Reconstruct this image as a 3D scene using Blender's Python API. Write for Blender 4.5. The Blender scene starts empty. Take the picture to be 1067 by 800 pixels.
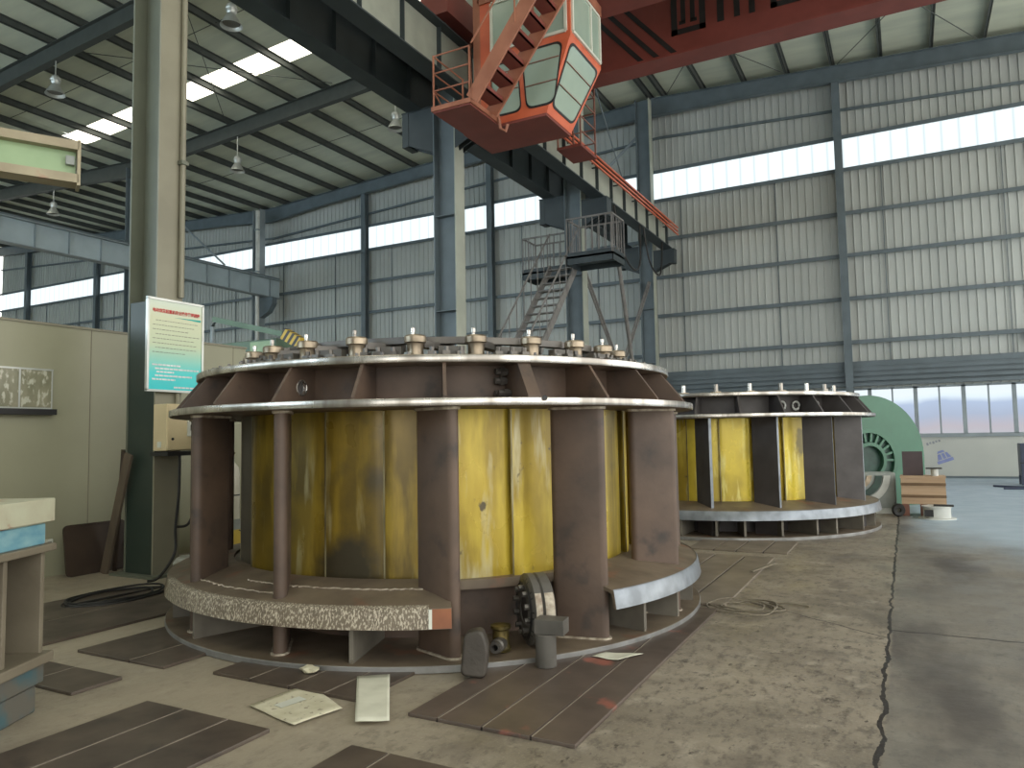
import bpy, bmesh, math, random
from mathutils import Vector, Matrix
random.seed(7)
R = math.radians
PI = math.pi
scene = bpy.context.scene
COL = scene.collection

# ------------------------------------------------------------------ materials
def _n(nt, t, **kw):
    n = nt.nodes.new(t)
    for k, v in kw.items():
        setattr(n, k, v)
    return n

def mat(name, col, col2=None, rough=.6, metal=0., scale=4., detail=6., lo=.35, hi=.65, bump=0., stretch=(1, 1, 1), rvar=0., spec=.5,
        col3=None, scale3=14., lo3=.6, hi3=.68, stretch3=(1, 1, 1), layers=()):
    m = bpy.data.materials.new(name); m.use_nodes = True
    nt = m.node_tree; nt.nodes.clear()
    out = _n(nt, 'ShaderNodeOutputMaterial'); b = _n(nt, 'ShaderNodeBsdfPrincipled')
    nt.links.new(b.outputs[0], out.inputs[0])
    b.inputs['Roughness'].default_value = rough; b.inputs['Metallic'].default_value = metal
    b.inputs['Specular IOR Level'].default_value = spec
    tc = _n(nt, 'ShaderNodeTexCoord')
    def noise(sc, st):
        mp = _n(nt, 'ShaderNodeMapping'); mp.inputs['Scale'].default_value = st
        nt.links.new(tc.outputs['Object'], mp.inputs['Vector'])
        nz = _n(nt, 'ShaderNodeTexNoise'); nz.inputs['Scale'].default_value = sc; nz.inputs['Detail'].default_value = detail
        nt.links.new(mp.outputs[0], nz.inputs['Vector'])
        return nz
    def ramp(nz, a, c):
        r = _n(nt, 'ShaderNodeMapRange'); r.inputs[1].default_value = a; r.inputs[2].default_value = c
        nt.links.new(nz.outputs['Fac'], r.inputs[0])
        return r
    c2 = col2 if col2 else tuple(min(1, c * .7) for c in col)
    nz = noise(scale, stretch); rp = ramp(nz, lo, hi)
    mx = _n(nt, 'ShaderNodeMix', data_type='RGBA')
    mx.inputs[6].default_value = (*col, 1); mx.inputs[7].default_value = (*c2, 1)
    nt.links.new(rp.outputs[0], mx.inputs[0])
    last = mx.outputs[2]
    if col3:
        n3 = noise(scale3, stretch3); r3 = ramp(n3, lo3, hi3)
        m3 = _n(nt, 'ShaderNodeMix', data_type='RGBA'); m3.inputs[7].default_value = (*col3, 1)
        nt.links.new(last, m3.inputs[6]); nt.links.new(r3.outputs[0], m3.inputs[0]); last = m3.outputs[2]
    for lc, ls, ll, lh, lst in layers:
        n4 = noise(ls, lst); r4 = ramp(n4, ll, lh)
        m4 = _n(nt, 'ShaderNodeMix', data_type='RGBA'); m4.inputs[7].default_value = (*lc, 1)
        nt.links.new(last, m4.inputs[6]); nt.links.new(r4.outputs[0], m4.inputs[0]); last = m4.outputs[2]
    nt.links.new(last, b.inputs['Base Color'])
    if rvar:
        rr = _n(nt, 'ShaderNodeMapRange'); rr.inputs[3].default_value = max(0.05, rough - rvar); rr.inputs[4].default_value = min(1, rough + rvar)
        nt.links.new(nz.outputs['Fac'], rr.inputs[0]); nt.links.new(rr.outputs[0], b.inputs['Roughness'])
    if bump:
        nb = noise(scale * 5, stretch)
        bp = _n(nt, 'ShaderNodeBump'); bp.inputs['Strength'].default_value = bump; bp.inputs['Distance'].default_value = .02
        nt.links.new(nb.outputs['Fac'], bp.inputs['Height']); nt.links.new(bp.outputs[0], b.inputs['Normal'])
    return m

def emit(name, col, s):
    m = bpy.data.materials.new(name); m.use_nodes = True
    nt = m.node_tree; nt.nodes.clear()
    out = _n(nt, 'ShaderNodeOutputMaterial'); e = _n(nt, 'ShaderNodeEmission')
    e.inputs[0].default_value = (*col, 1); e.inputs[1].default_value = s
    nt.links.new(e.outputs[0], out.inputs[0])
    return m

M = {}
M['rust'] = mat('brown primed steel', (.128, .085, .06), (.078, .055, .042), rough=.55, scale=2.5, bump=.12, rvar=.12, col3=(.05, .04, .035), scale3=5, lo3=.58, hi3=.75)
M['rust2'] = mat('dark plate steel', (.075, .068, .066), (.052, .046, .045), rough=.5, scale=3, bump=.08, rvar=.12)
M['ringfoot'] = mat('worn foot steel', (.185, .145, .10), (.125, .095, .066), rough=.5, scale=3, bump=.12, rvar=.15, col3=(.2, .1, .06), scale3=3.2, lo3=.6, hi3=.72)
M['chalk'] = mat('scraped rim with white weld marks', (.13, .105, .075), (.17, .14, .1), rough=.6, scale=5, bump=.15, col3=(.5, .45, .35), scale3=75, lo3=.5, hi3=.6, stretch3=(1.2, 1.2, .5))
M['bluesteel'] = mat('bluish ground steel', (.26, .29, .32), (.17, .19, .21), rough=.36, metal=.5, scale=6, bump=.05, rvar=.12)
M['baserim'] = mat('dull ground rim', (.33, .335, .33), (.19, .19, .18), rough=.4, metal=.4, scale=4, bump=.05, rvar=.12)
M['machined'] = mat('bright machined steel', (.66, .64, .6), (.3, .28, .25), rough=.28, metal=.9, scale=4, lo=.42, hi=.6, stretch=(1, 1, .2), rvar=.14)  # strong uneven tone imitates patchy reflections on the flange rims
M['castgrey'] = mat('satin grey casting', (.36, .30, .22), (.23, .19, .14), rough=.35, metal=.75, scale=9, rvar=.12)
M['darkarm'] = mat('dark oiled steel', (.09, .085, .08), (.15, .14, .125), rough=.38, metal=.5, scale=5, rvar=.1)
BR = (2.6, 2.6, .42)
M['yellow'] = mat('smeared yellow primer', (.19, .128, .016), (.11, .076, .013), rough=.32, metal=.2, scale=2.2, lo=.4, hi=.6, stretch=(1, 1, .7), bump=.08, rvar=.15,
                  layers=(((.30, .21, .026), 2.3, .5, .66, BR), ((.33, .285, .14), 2.8, .6, .74, BR), ((.05, .042, .024), 1.5, .54, .68, (1, 1, .9))))  # last layer: dark blotches imitating shade below the upper flange
M['yellowbright'] = mat('bright yellow primer', (.44, .32, .035), (.30, .215, .027), rough=.3, metal=.2, scale=2.2, lo=.4, hi=.6, stretch=(1, 1, .7), bump=.08, rvar=.15,
                  layers=(((.56, .43, .055), 2.3, .48, .62, BR), ((.52, .48, .3), 2.8, .56, .7, BR), ((.16, .12, .03), 1.5, .58, .7, (1, 1, .9)), ((.1, .08, .04), 9, .66, .72, (1, 1, .7))))
M['yellowlemon'] = mat('lemon yellow primer', (.66, .52, .05), (.44, .33, .035), rough=.3, metal=.15, scale=2.0, lo=.42, hi=.6, stretch=(1, 1, .7), bump=.08, rvar=.15,
                  layers=(((.74, .66, .2), 3.4, .55, .64, BR), ((.2, .16, .03), 2.4, .62, .7, (1, 1, .8))))
M['strip'] = mat('dull vane edge', (.32, .29, .17), (.12, .1, .05), rough=.35, metal=.5, scale=6, stretch=(1, 1, .4))
M['weld'] = mat('white weld scale', (.52, .47, .37), (.25, .2, .15), rough=.7, scale=18)
M['orangepatch'] = mat('orange primer patch', (.28, .1, .04), (.2, .07, .03), rough=.6)
M['clad'] = mat('grey wall cladding', (.44, .47, .45), (.385, .415, .40), rough=.55, scale=1.2, stretch=(1, 1, .3))
M['lowwall'] = mat('pale insulated panel', (.47, .49, .45), (.42, .44, .41), rough=.45, scale=.8)
M['partition'] = mat('beige insulated partition', (.335, .335, .235), (.295, .295, .205), rough=.35, scale=.7, spec=.4)
M['roof'] = mat('foil faced roof insulation', (.58, .62, .50), (.48, .52, .43), rough=.6, scale=1.1, stretch=(.4, 2, 1), bump=.1)
M['purlin'] = mat('dark purlin steel', (.075, .085, .078), (.055, .065, .06), rough=.6, scale=3)
M['frame'] = mat('blue grey steel frame', (.12, .155, .175), (.095, .125, .14), rough=.5, scale=2)
M['framelight'] = mat('pale blue grey steel', (.27, .32, .34), (.22, .26, .28), rough=.5, scale=2)
M['beamlight'] = mat('pale grey beam web', (.33, .355, .30), (.27, .295, .25), rough=.5, scale=2)
M['beamblue'] = mat('pale blue beam web', (.40, .49, .53), (.35, .43, .47), rough=.5, scale=1.5)
M['beamdark'] = mat('shop dark green grey steel', (.036, .05, .055), (.026, .037, .042), rough=.55, scale=2)
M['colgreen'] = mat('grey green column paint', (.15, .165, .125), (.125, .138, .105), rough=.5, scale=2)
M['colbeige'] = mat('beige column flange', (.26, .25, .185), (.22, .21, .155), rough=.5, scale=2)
M['colshade'] = mat('dark teal column shade', (.018, .035, .028), (.03, .045, .035), rough=.45, scale=2)  # shade on the near column's lower part, put into the colour
M['red'] = mat('crane red', (.2, .05, .038), (.165, .04, .03), rough=.5, scale=2)
M['orange'] = mat('crane cab orange', (.60, .135, .06), (.5, .1, .045), rough=.42, scale=3)
M['orangedim'] = mat('faded orange steel', (.36, .145, .085), (.28, .105, .06), rough=.5, scale=3)
M['black'] = mat('black', (.012, .012, .012), (.018, .018, .018), rough=.5)
M['rubber'] = mat('black rubber', (.014, .014, .013), (.02, .02, .019), rough=.6)
M['white'] = mat('white painted trim', (.66, .68, .6), (.58, .6, .52), rough=.4)
M['stairgrey'] = mat('weathered grey stair steel', (.2, .195, .185), (.14, .135, .13), rough=.55, scale=5)
M['lamp'] = mat('lamp aluminium', (.55, .57, .54), (.45, .47, .45), rough=.35, metal=.6)
M['lampin'] = mat('lamp inside', (.16, .16, .14), (.12, .12, .11), rough=.5)
M['green'] = mat('machine green', (.055, .165, .105), (.045, .135, .085), rough=.38, scale=2)
M['greendark'] = mat('dark green machinery', (.03, .08, .06), (.02, .05, .04), rough=.45, scale=5)
M['palegreen'] = mat('pale green enamel', (.30, .43, .24), (.24, .36, .2), rough=.4, scale=3)
M['cream'] = mat('worn cream enamel', (.36, .32, .215), (.28, .24, .16), rough=.5, scale=4, col3=(.36, .2, .14), scale3=5, lo3=.62, hi3=.72)
M['creambox'] = mat('cream enamel box', (.64, .54, .33), (.56, .47, .28), rough=.35, scale=3)
M['creamblock'] = mat('chipped pale green paint', (.48, .49, .36), (.42, .4, .29), rough=.5, scale=6, col3=(.33, .17, .12), scale3=6, lo3=.58, hi3=.66)
M['blueblock'] = mat('chipped blue paint', (.25, .43, .46), (.1, .27, .36), rough=.5, scale=5, stretch=(1, 1, 2), col3=(.42, .3, .26), scale3=4, lo3=.6, hi3=.7)
M['stand'] = mat('grey brown casting', (.2, .175, .125), (.15, .128, .09), rough=.6, scale=3, bump=.08)
M['standbase'] = mat('grey and blue base paint', (.12, .115, .095), (.06, .12, .135), rough=.55, scale=2.6, lo=.48, hi=.58)
M['plate'] = mat('oily floor plate', (.105, .082, .063), (.062, .048, .038), rough=.42, scale=2.6, bump=.06, rvar=.15, col3=(.035, .028, .024), scale3=4, lo3=.58, hi3=.72)
M['platered'] = mat('oily plate with red spills', (.115, .088, .07), (.078, .06, .048), rough=.42, scale=2.6, bump=.06, rvar=.15, col3=(.3, .105, .075), scale3=2.3, lo3=.6, hi3=.68)
M['plateedge'] = mat('bright plate edge', (.3, .26, .2), (.2, .17, .13), rough=.45, scale=6)
M['platedusty'] = mat('dusty floor plate', (.215, .18, .135), (.15, .125, .095), rough=.55, scale=2.6, bump=.06, rvar=.12)
M['darkvane'] = mat('dark unpainted vane', (.07, .058, .038), (.045, .037, .026), rough=.45, scale=4)
M['dustrib'] = mat('dusty grey rib', (.19, .175, .14), (.13, .118, .095), rough=.6, scale=4)
M['rafterdark'] = mat('dark rafter paint', (.048, .056, .05), (.038, .045, .04), rough=.55)
M['boomgreen'] = mat('dusty machine green', (.12, .2, .13), (.095, .16, .105), rough=.45, scale=3)
M['plankdark'] = mat('dark plank wood', (.13, .1, .07), (.09, .07, .05), rough=.7, scale=3, stretch=(3, 3, .5))
M['slot'] = mat('slot grime', (.02, .016, .013), (.03, .024, .02), rough=.7)
M['paper'] = mat('yellowed paper', (.60, .57, .43), (.5, .47, .33), rough=.8, scale=9, col3=(.3, .27, .2), scale3=30, lo3=.62, hi3=.66)
M['paperwhite'] = mat('pale card', (.66, .66, .54), (.56, .56, .45), rough=.75, scale=6)
M['darkcast'] = mat('dark iron casting', (.045, .038, .03), (.065, .056, .045), rough=.6, scale=6, bump=.2)
M['greyblock'] = mat('grey steel block', (.105, .098, .085), (.075, .07, .06), rough=.5, scale=6)
M['brass'] = mat('tarnished brass', (.16, .12, .035), (.06, .05, .02), rough=.4, metal=.6, scale=14)
M['wood'] = mat('crate wood', (.50, .36, .24), (.42, .29, .18), rough=.7, scale=3, stretch=(.3, 3, 5))
M['woodband'] = mat('dark crate batten', (.17, .105, .055), (.13, .08, .04), rough=.7)
M['redbrown'] = mat('red brown timber', (.26, .12, .085), (.2, .09, .065), rough=.7)
M['purple'] = mat('brown black board', (.075, .055, .06), (.06, .042, .048), rough=.5)
M['navy'] = mat('navy blue enamel', (.03, .045, .085), (.022, .032, .06), rough=.4)
M['greyiron'] = mat('grey painted casting', (.30, .33, .31), (.23, .26, .245), rough=.5, scale=4)
M['whitegrey'] = mat('off white enamel', (.62, .64, .6), (.5, .52, .49), rough=.4)
M['brownsheet'] = mat('brown steel sheet', (.055, .037, .025), (.042, .028, .02), rough=.5)
M['canvas'] = mat('pale grey sack', (.42, .42, .37), (.3, .3, .26), rough=.75, scale=8)
M['gas'] = mat('white bottle paint', (.62, .6, .5), (.52, .5, .4), rough=.35)
M['yellowbox'] = mat('yellow sheet metal', (.62, .45, .06), (.55, .4, .05), rough=.45)
M['rope'] = mat('dusty rope', (.21, .185, .135), (.15, .13, .095), rough=.9, scale=30)
M['textred'] = mat('red sign lettering', (.62, .05, .05), rough=.6)
M['textgrey'] = mat('grey sign lettering', (.22, .25, .2), rough=.6)
M['textwhite'] = mat('white sign lettering', (.86, .92, .92), rough=.6)
M['teal'] = mat('teal sign swash', (.03, .42, .36), rough=.5)
M['logoblue'] = mat('blue sticker', (.18, .22, .45), (.24, .28, .5), rough=.5)
M['faintink'] = mat('faint grey ink', (.28, .3, .33), rough=.6)
M['clerestory'] = emit('daylit clerestory', (.80, .93, 1.0), 2.6)
M['skylight'] = emit('daylit roof light', (1.0, .94, .78), 2.6)
M['daypane'] = None

def cladlit(name, base, s, period, depth=.25):
    """a translucent fibreglass strip lit from outside: bright, with the soft ribs of its corrugation"""
    m = bpy.data.materials.new(name); m.use_nodes = True
    nt = m.node_tree; nt.nodes.clear()
    out = _n(nt, 'ShaderNodeOutputMaterial'); e = _n(nt, 'ShaderNodeEmission')
    tc = _n(nt, 'ShaderNodeTexCoord'); sx = _n(nt, 'ShaderNodeSeparateXYZ'); nt.links.new(tc.outputs['Object'], sx.inputs[0])
    md = _n(nt, 'ShaderNodeMath', operation='PINGPONG'); md.inputs[1].default_value = period; nt.links.new(sx.outputs[0], md.inputs[0])
    mr = _n(nt, 'ShaderNodeMapRange'); mr.inputs[1].default_value = 0; mr.inputs[2].default_value = period * .25
    mr.inputs[3].default_value = s * (1 - depth); mr.inputs[4].default_value = s
    nt.links.new(md.outputs[0], mr.inputs[0]); nt.links.new(mr.outputs[0], e.inputs[1])
    e.inputs[0].default_value = (*base, 1)
    nt.links.new(e.outputs[0], out.inputs[0])
    return m
M['clerestory'] = cladlit('daylit clerestory sheet', (.84, .96, 1.0), .82, .25, .28)

def panemat():
    """a window pane with the street outside in it: pale sky above, a bluish and pinkish building below"""
    m = bpy.data.materials.new('daylit window view'); m.use_nodes = True
    nt = m.node_tree; nt.nodes.clear()
    out = _n(nt, 'ShaderNodeOutputMaterial'); e = _n(nt, 'ShaderNodeEmission')
    tc = _n(nt, 'ShaderNodeTexCoord'); sx = _n(nt, 'ShaderNodeSeparateXYZ'); nt.links.new(tc.outputs['Object'], sx.inputs[0])
    cr = _n(nt, 'ShaderNodeValToRGB')
    mr = _n(nt, 'ShaderNodeMapRange'); mr.inputs[1].default_value = 1.4; mr.inputs[2].default_value = 3.0
    nz = _n(nt, 'ShaderNodeTexNoise'); nz.inputs['Scale'].default_value = .7; nz.inputs['Detail'].default_value = 2
    nt.links.new(tc.outputs['Object'], nz.inputs['Vector'])
    ad = _n(nt, 'ShaderNodeMath', operation='MULTIPLY_ADD'); ad.inputs[1].default_value = .5
    nt.links.new(nz.outputs['Fac'], ad.inputs[0]); nt.links.new(sx.outputs[2], ad.inputs[2])
    nt.links.new(ad.outputs[0], mr.inputs[0]); nt.links.new(mr.outputs[0], cr.inputs[0])
    el = cr.color_ramp.elements
    el[0].position = 0; el[0].color = (.52, .55, .6, 1); el[1].position = 1; el[1].color = (.86, .95, 1, 1)
    for p, c in ((.3, (.53, .50, .55, 1)), (.55, (.44, .51, .65, 1)), (.82, (.48, .58, .76, 1)), (.93, (.8, .92, 1, 1))):
        x = el.new(p); x.color = c
    nt.links.new(cr.outputs[0], e.inputs[0]); e.inputs[1].default_value = .68
    nt.links.new(e.outputs[0], out.inputs[0])
    return m
M['daypane'] = panemat()

def glassmat(name, col, rough=.08, trans=.75):
    m = bpy.data.materials.new(name); m.use_nodes = True
    b = m.node_tree.nodes['Principled BSDF']
    b.inputs['Base Color'].default_value = (*col, 1); b.inputs['Roughness'].default_value = rough
    b.inputs['Transmission Weight'].default_value = trans; b.inputs['IOR'].default_value = 1.15
    return m
M['cabglass'] = mat('dusty green cab glass', (.33, .42, .35), (.29, .38, .32), rough=.15, scale=1.5)
M['oldglass'] = mat('grimy board glass', (.30, .29, .2), (.2, .2, .13), rough=.25, scale=6, stretch=(1, 1, .6), col3=(.5, .5, .4), scale3=13, lo3=.52, hi3=.62, stretch3=(1, 1.6, .8))

def signmat():
    m = bpy.data.materials.new('notice board print'); m.use_nodes = True
    nt = m.node_tree; b = nt.nodes['Principled BSDF']; b.inputs['Roughness'].default_value = .3
    tc = _n(nt, 'ShaderNodeTexCoord'); sx = _n(nt, 'ShaderNodeSeparateXYZ'); nt.links.new(tc.outputs['Object'], sx.inputs[0])
    mr = _n(nt, 'ShaderNodeMapRange'); mr.inputs[1].default_value = 2.24; mr.inputs[2].default_value = 3.33
    nt.links.new(sx.outputs[2], mr.inputs[0])
    cr = _n(nt, 'ShaderNodeValToRGB'); nt.links.new(mr.outputs[0], cr.inputs[0])
    el = cr.color_ramp.elements
    el[0].position = 0; el[0].color = (.02, .62, .66, 1); el[1].position = 1; el[1].color = (.62, .72, .62, 1)
    for p, c in ((.18, (.04, .66, .66, 1)), (.36, (.3, .62, .5, 1)), (.5, (.52, .62, .42, 1)), (.8, (.6, .64, .44, 1))):
        x = el.new(p); x.color = c
    nt.links.new(cr.outputs[0], b.inputs['Base Color'])
    return m
M['sign'] = signmat()

def hazardmat():
    m = bpy.data.materials.new('yellow and black hazard stripes'); m.use_nodes = True
    nt = m.node_tree; b = nt.nodes['Principled BSDF']; b.inputs['Roughness'].default_value = .45
    tc = _n(nt, 'ShaderNodeTexCoord'); sx = _n(nt, 'ShaderNodeSeparateXYZ'); nt.links.new(tc.outputs['Object'], sx.inputs[0])
    ad = _n(nt, 'ShaderNodeMath', operation='MULTIPLY_ADD'); ad.inputs[1].default_value = -.9
    nt.links.new(sx.outputs[2], ad.inputs[0]); nt.links.new(sx.outputs[0], ad.inputs[2])
    md = _n(nt, 'ShaderNodeMath', operation='PINGPONG'); md.inputs[1].default_value = .11; nt.links.new(ad.outputs[0], md.inputs[0])
    gt = _n(nt, 'ShaderNodeMath', operation='GREATER_THAN'); gt.inputs[1].default_value = .055; nt.links.new(md.outputs[0], gt.inputs[0])
    mx = _n(nt, 'ShaderNodeMix', data_type='RGBA'); mx.inputs[6].default_value = (.62, .42, .05, 1); mx.inputs[7].default_value = (.03, .03, .025, 1)
    nt.links.new(gt.outputs[0], mx.inputs[0]); nt.links.new(mx.outputs[2], b.inputs['Base Color'])
    return m
M['hazard'] = hazardmat()

def floormat():
    m = bpy.data.materials.new('stained concrete floor'); m.use_nodes = True
    nt = m.node_tree; L = nt.links
    b = nt.nodes['Principled BSDF']
    tc = _n(nt, 'ShaderNodeTexCoord'); P = tc.outputs['Object']
    sx = _n(nt, 'ShaderNodeSeparateXYZ'); L.new(P, sx.inputs[0])
    def noise(sc, det=8, st=(1, 1, 1), rough=.55):
        mp = _n(nt, 'ShaderNodeMapping'); mp.inputs['Scale'].default_value = st; L.new(P, mp.inputs['Vector'])
        z = _n(nt, 'ShaderNodeTexNoise'); z.inputs['Scale'].default_value = sc; z.inputs['Detail'].default_value = det
        z.inputs['Roughness'].default_value = rough; L.new(mp.outputs[0], z.inputs['Vector']); return z.outputs['Fac']
    def mrange(v, a, c, d=0., e=1.):
        r = _n(nt, 'ShaderNodeMapRange', interpolation_type='SMOOTHSTEP')
        for i, x in ((1, a), (2, c), (3, d), (4, e)): r.inputs[i].default_value = x
        L.new(v, r.inputs[0]); return r.outputs[0]
    def math_(op, a, c=None):
        n = _n(nt, 'ShaderNodeMath', operation=op)
        for i, x in enumerate((a, c)):
            if x is None: continue
            if isinstance(x, (int, float)): n.inputs[i].default_value = x
            else: L.new(x, n.inputs[i])
        return n.outputs[0]
    def mix(f, a, c):
        n = _n(nt, 'ShaderNodeMix', data_type='RGBA')
        if isinstance(f, (int, float)): n.inputs[0].default_value = f
        else: L.new(f, n.inputs[0])
        for i, x in ((6, a), (7, c)):
            if isinstance(x, tuple): n.inputs[i].default_value = (*x, 1)
            else: L.new(x, n.inputs[i])
        return n.outputs[2]
    X, Y = sx.outputs[0], sx.outputs[1]
    c = mix(mrange(noise(.9), .38, .64), (.29, .252, .192), (.205, .177, .135))
    c = mix(mrange(noise(3.5, 10), .55, .7), c, (.34, .3, .235))          # scuffed pale patches
    c = mix(mrange(noise(5.0, 10, (1, 1, 1), .65), .6, .7), c, (.085, .07, .055))    # oil drips
    c = mix(mrange(noise(.55, 6), .6, .75), c, (.11, .092, .075))
    c = mix(math_('MULTIPLY', mrange(noise(14, 8, (1, .55, 1), .7), .46, .68), .85), c, (.10, .086, .068))   # gritty wear
    c = mix(math_('MULTIPLY', mrange(noise(55, 4), .56, .7), .5), c, (.36, .32, .25))
    c = mix(math_('MULTIPLY', mrange(noise(17, 6, (1, .5, 1), .6), .62, .68), .8), c, (.05, .04, .032))
    c = mix(math_('MULTIPLY', mrange(noise(1.6, 8, (1.3, .6, 1), .62), .52, .68), .6), c, (.105, .088, .07))
    c = mix(math_('MULTIPLY', mrange(X, -1.6, -3.4), mrange(noise(1.1, 6), .3, .6, .25, .7)), c, (.40, .35, .26))      # pale trodden dust around the plates
    # slab to the +X side of the joint: greyer
    right = mrange(X, -.2, -.16)
    c = mix(math_('MULTIPLY', right, .5), c, (.165, .16, .145))
    c = mix(math_('MULTIPLY', right, mrange(noise(.8, 6, (1, .35, 1)), .45, .62)), c, (.085, .074, .064))
    # pale blue floor paint at the far end of the hall
    edge = math_('ADD', Y, math_('MULTIPLY', noise(.8, 5), 5.0))
    edge = math_('ADD', edge, math_('MULTIPLY', X, 1.6))
    blue = math_('MULTIPLY', mrange(edge, 14.0, 18.0), mrange(X, -.25, .25))
    c = mix(blue, c, (.36, .45, .52))
    # joints with black dirt in them
    wob = math_('MULTIPLY', math_('SUBTRACT', noise(4, 8), .5), .10)
    jx = math_('ABSOLUTE', math_('ADD', math_('ADD', X, .2), wob))
    jw = math_('MULTIPLY', noise(2.2, 4), .026)
    j1 = math_('LESS_THAN', jx, jw)
    jy = math_('ABSOLUTE', math_('ADD', math_('SUBTRACT', Y, 6.75), wob))
    j2 = math_('MULTIPLY', math_('LESS_THAN', jy, .014), math_('GREATER_THAN', X, -.2))
    jd = math_('ABSOLUTE', math_('ADD', math_('ADD', math_('SUBTRACT', Y, 6.35), math_('MULTIPLY', X, .72)), math_('MULTIPLY', wob, 1.2)))
    j3 = math_('MULTIPLY', math_('LESS_THAN', jd, .009), math_('MULTIPLY', math_('LESS_THAN', X, -.2), math_('GREATER_THAN', X, -1.35)))
    j = math_('MAXIMUM', j1, math_('MAXIMUM', j2, j3))
    c = mix(j, c, (.025, .02, .017))
    L.new(c, b.inputs['Base Color'])
    ro = mrange(noise(2.0, 6), .35, .7, .38, .62)
    L.new(ro, b.inputs['Roughness'])
    bp = _n(nt, 'ShaderNodeBump'); bp.inputs['Strength'].default_value = .25; bp.inputs['Distance'].default_value = .01
    L.new(noise(24, 8), bp.inputs['Height']); L.new(bp.outputs[0], b.inputs['Normal'])
    return m
M['floor'] = floormat()

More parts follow.
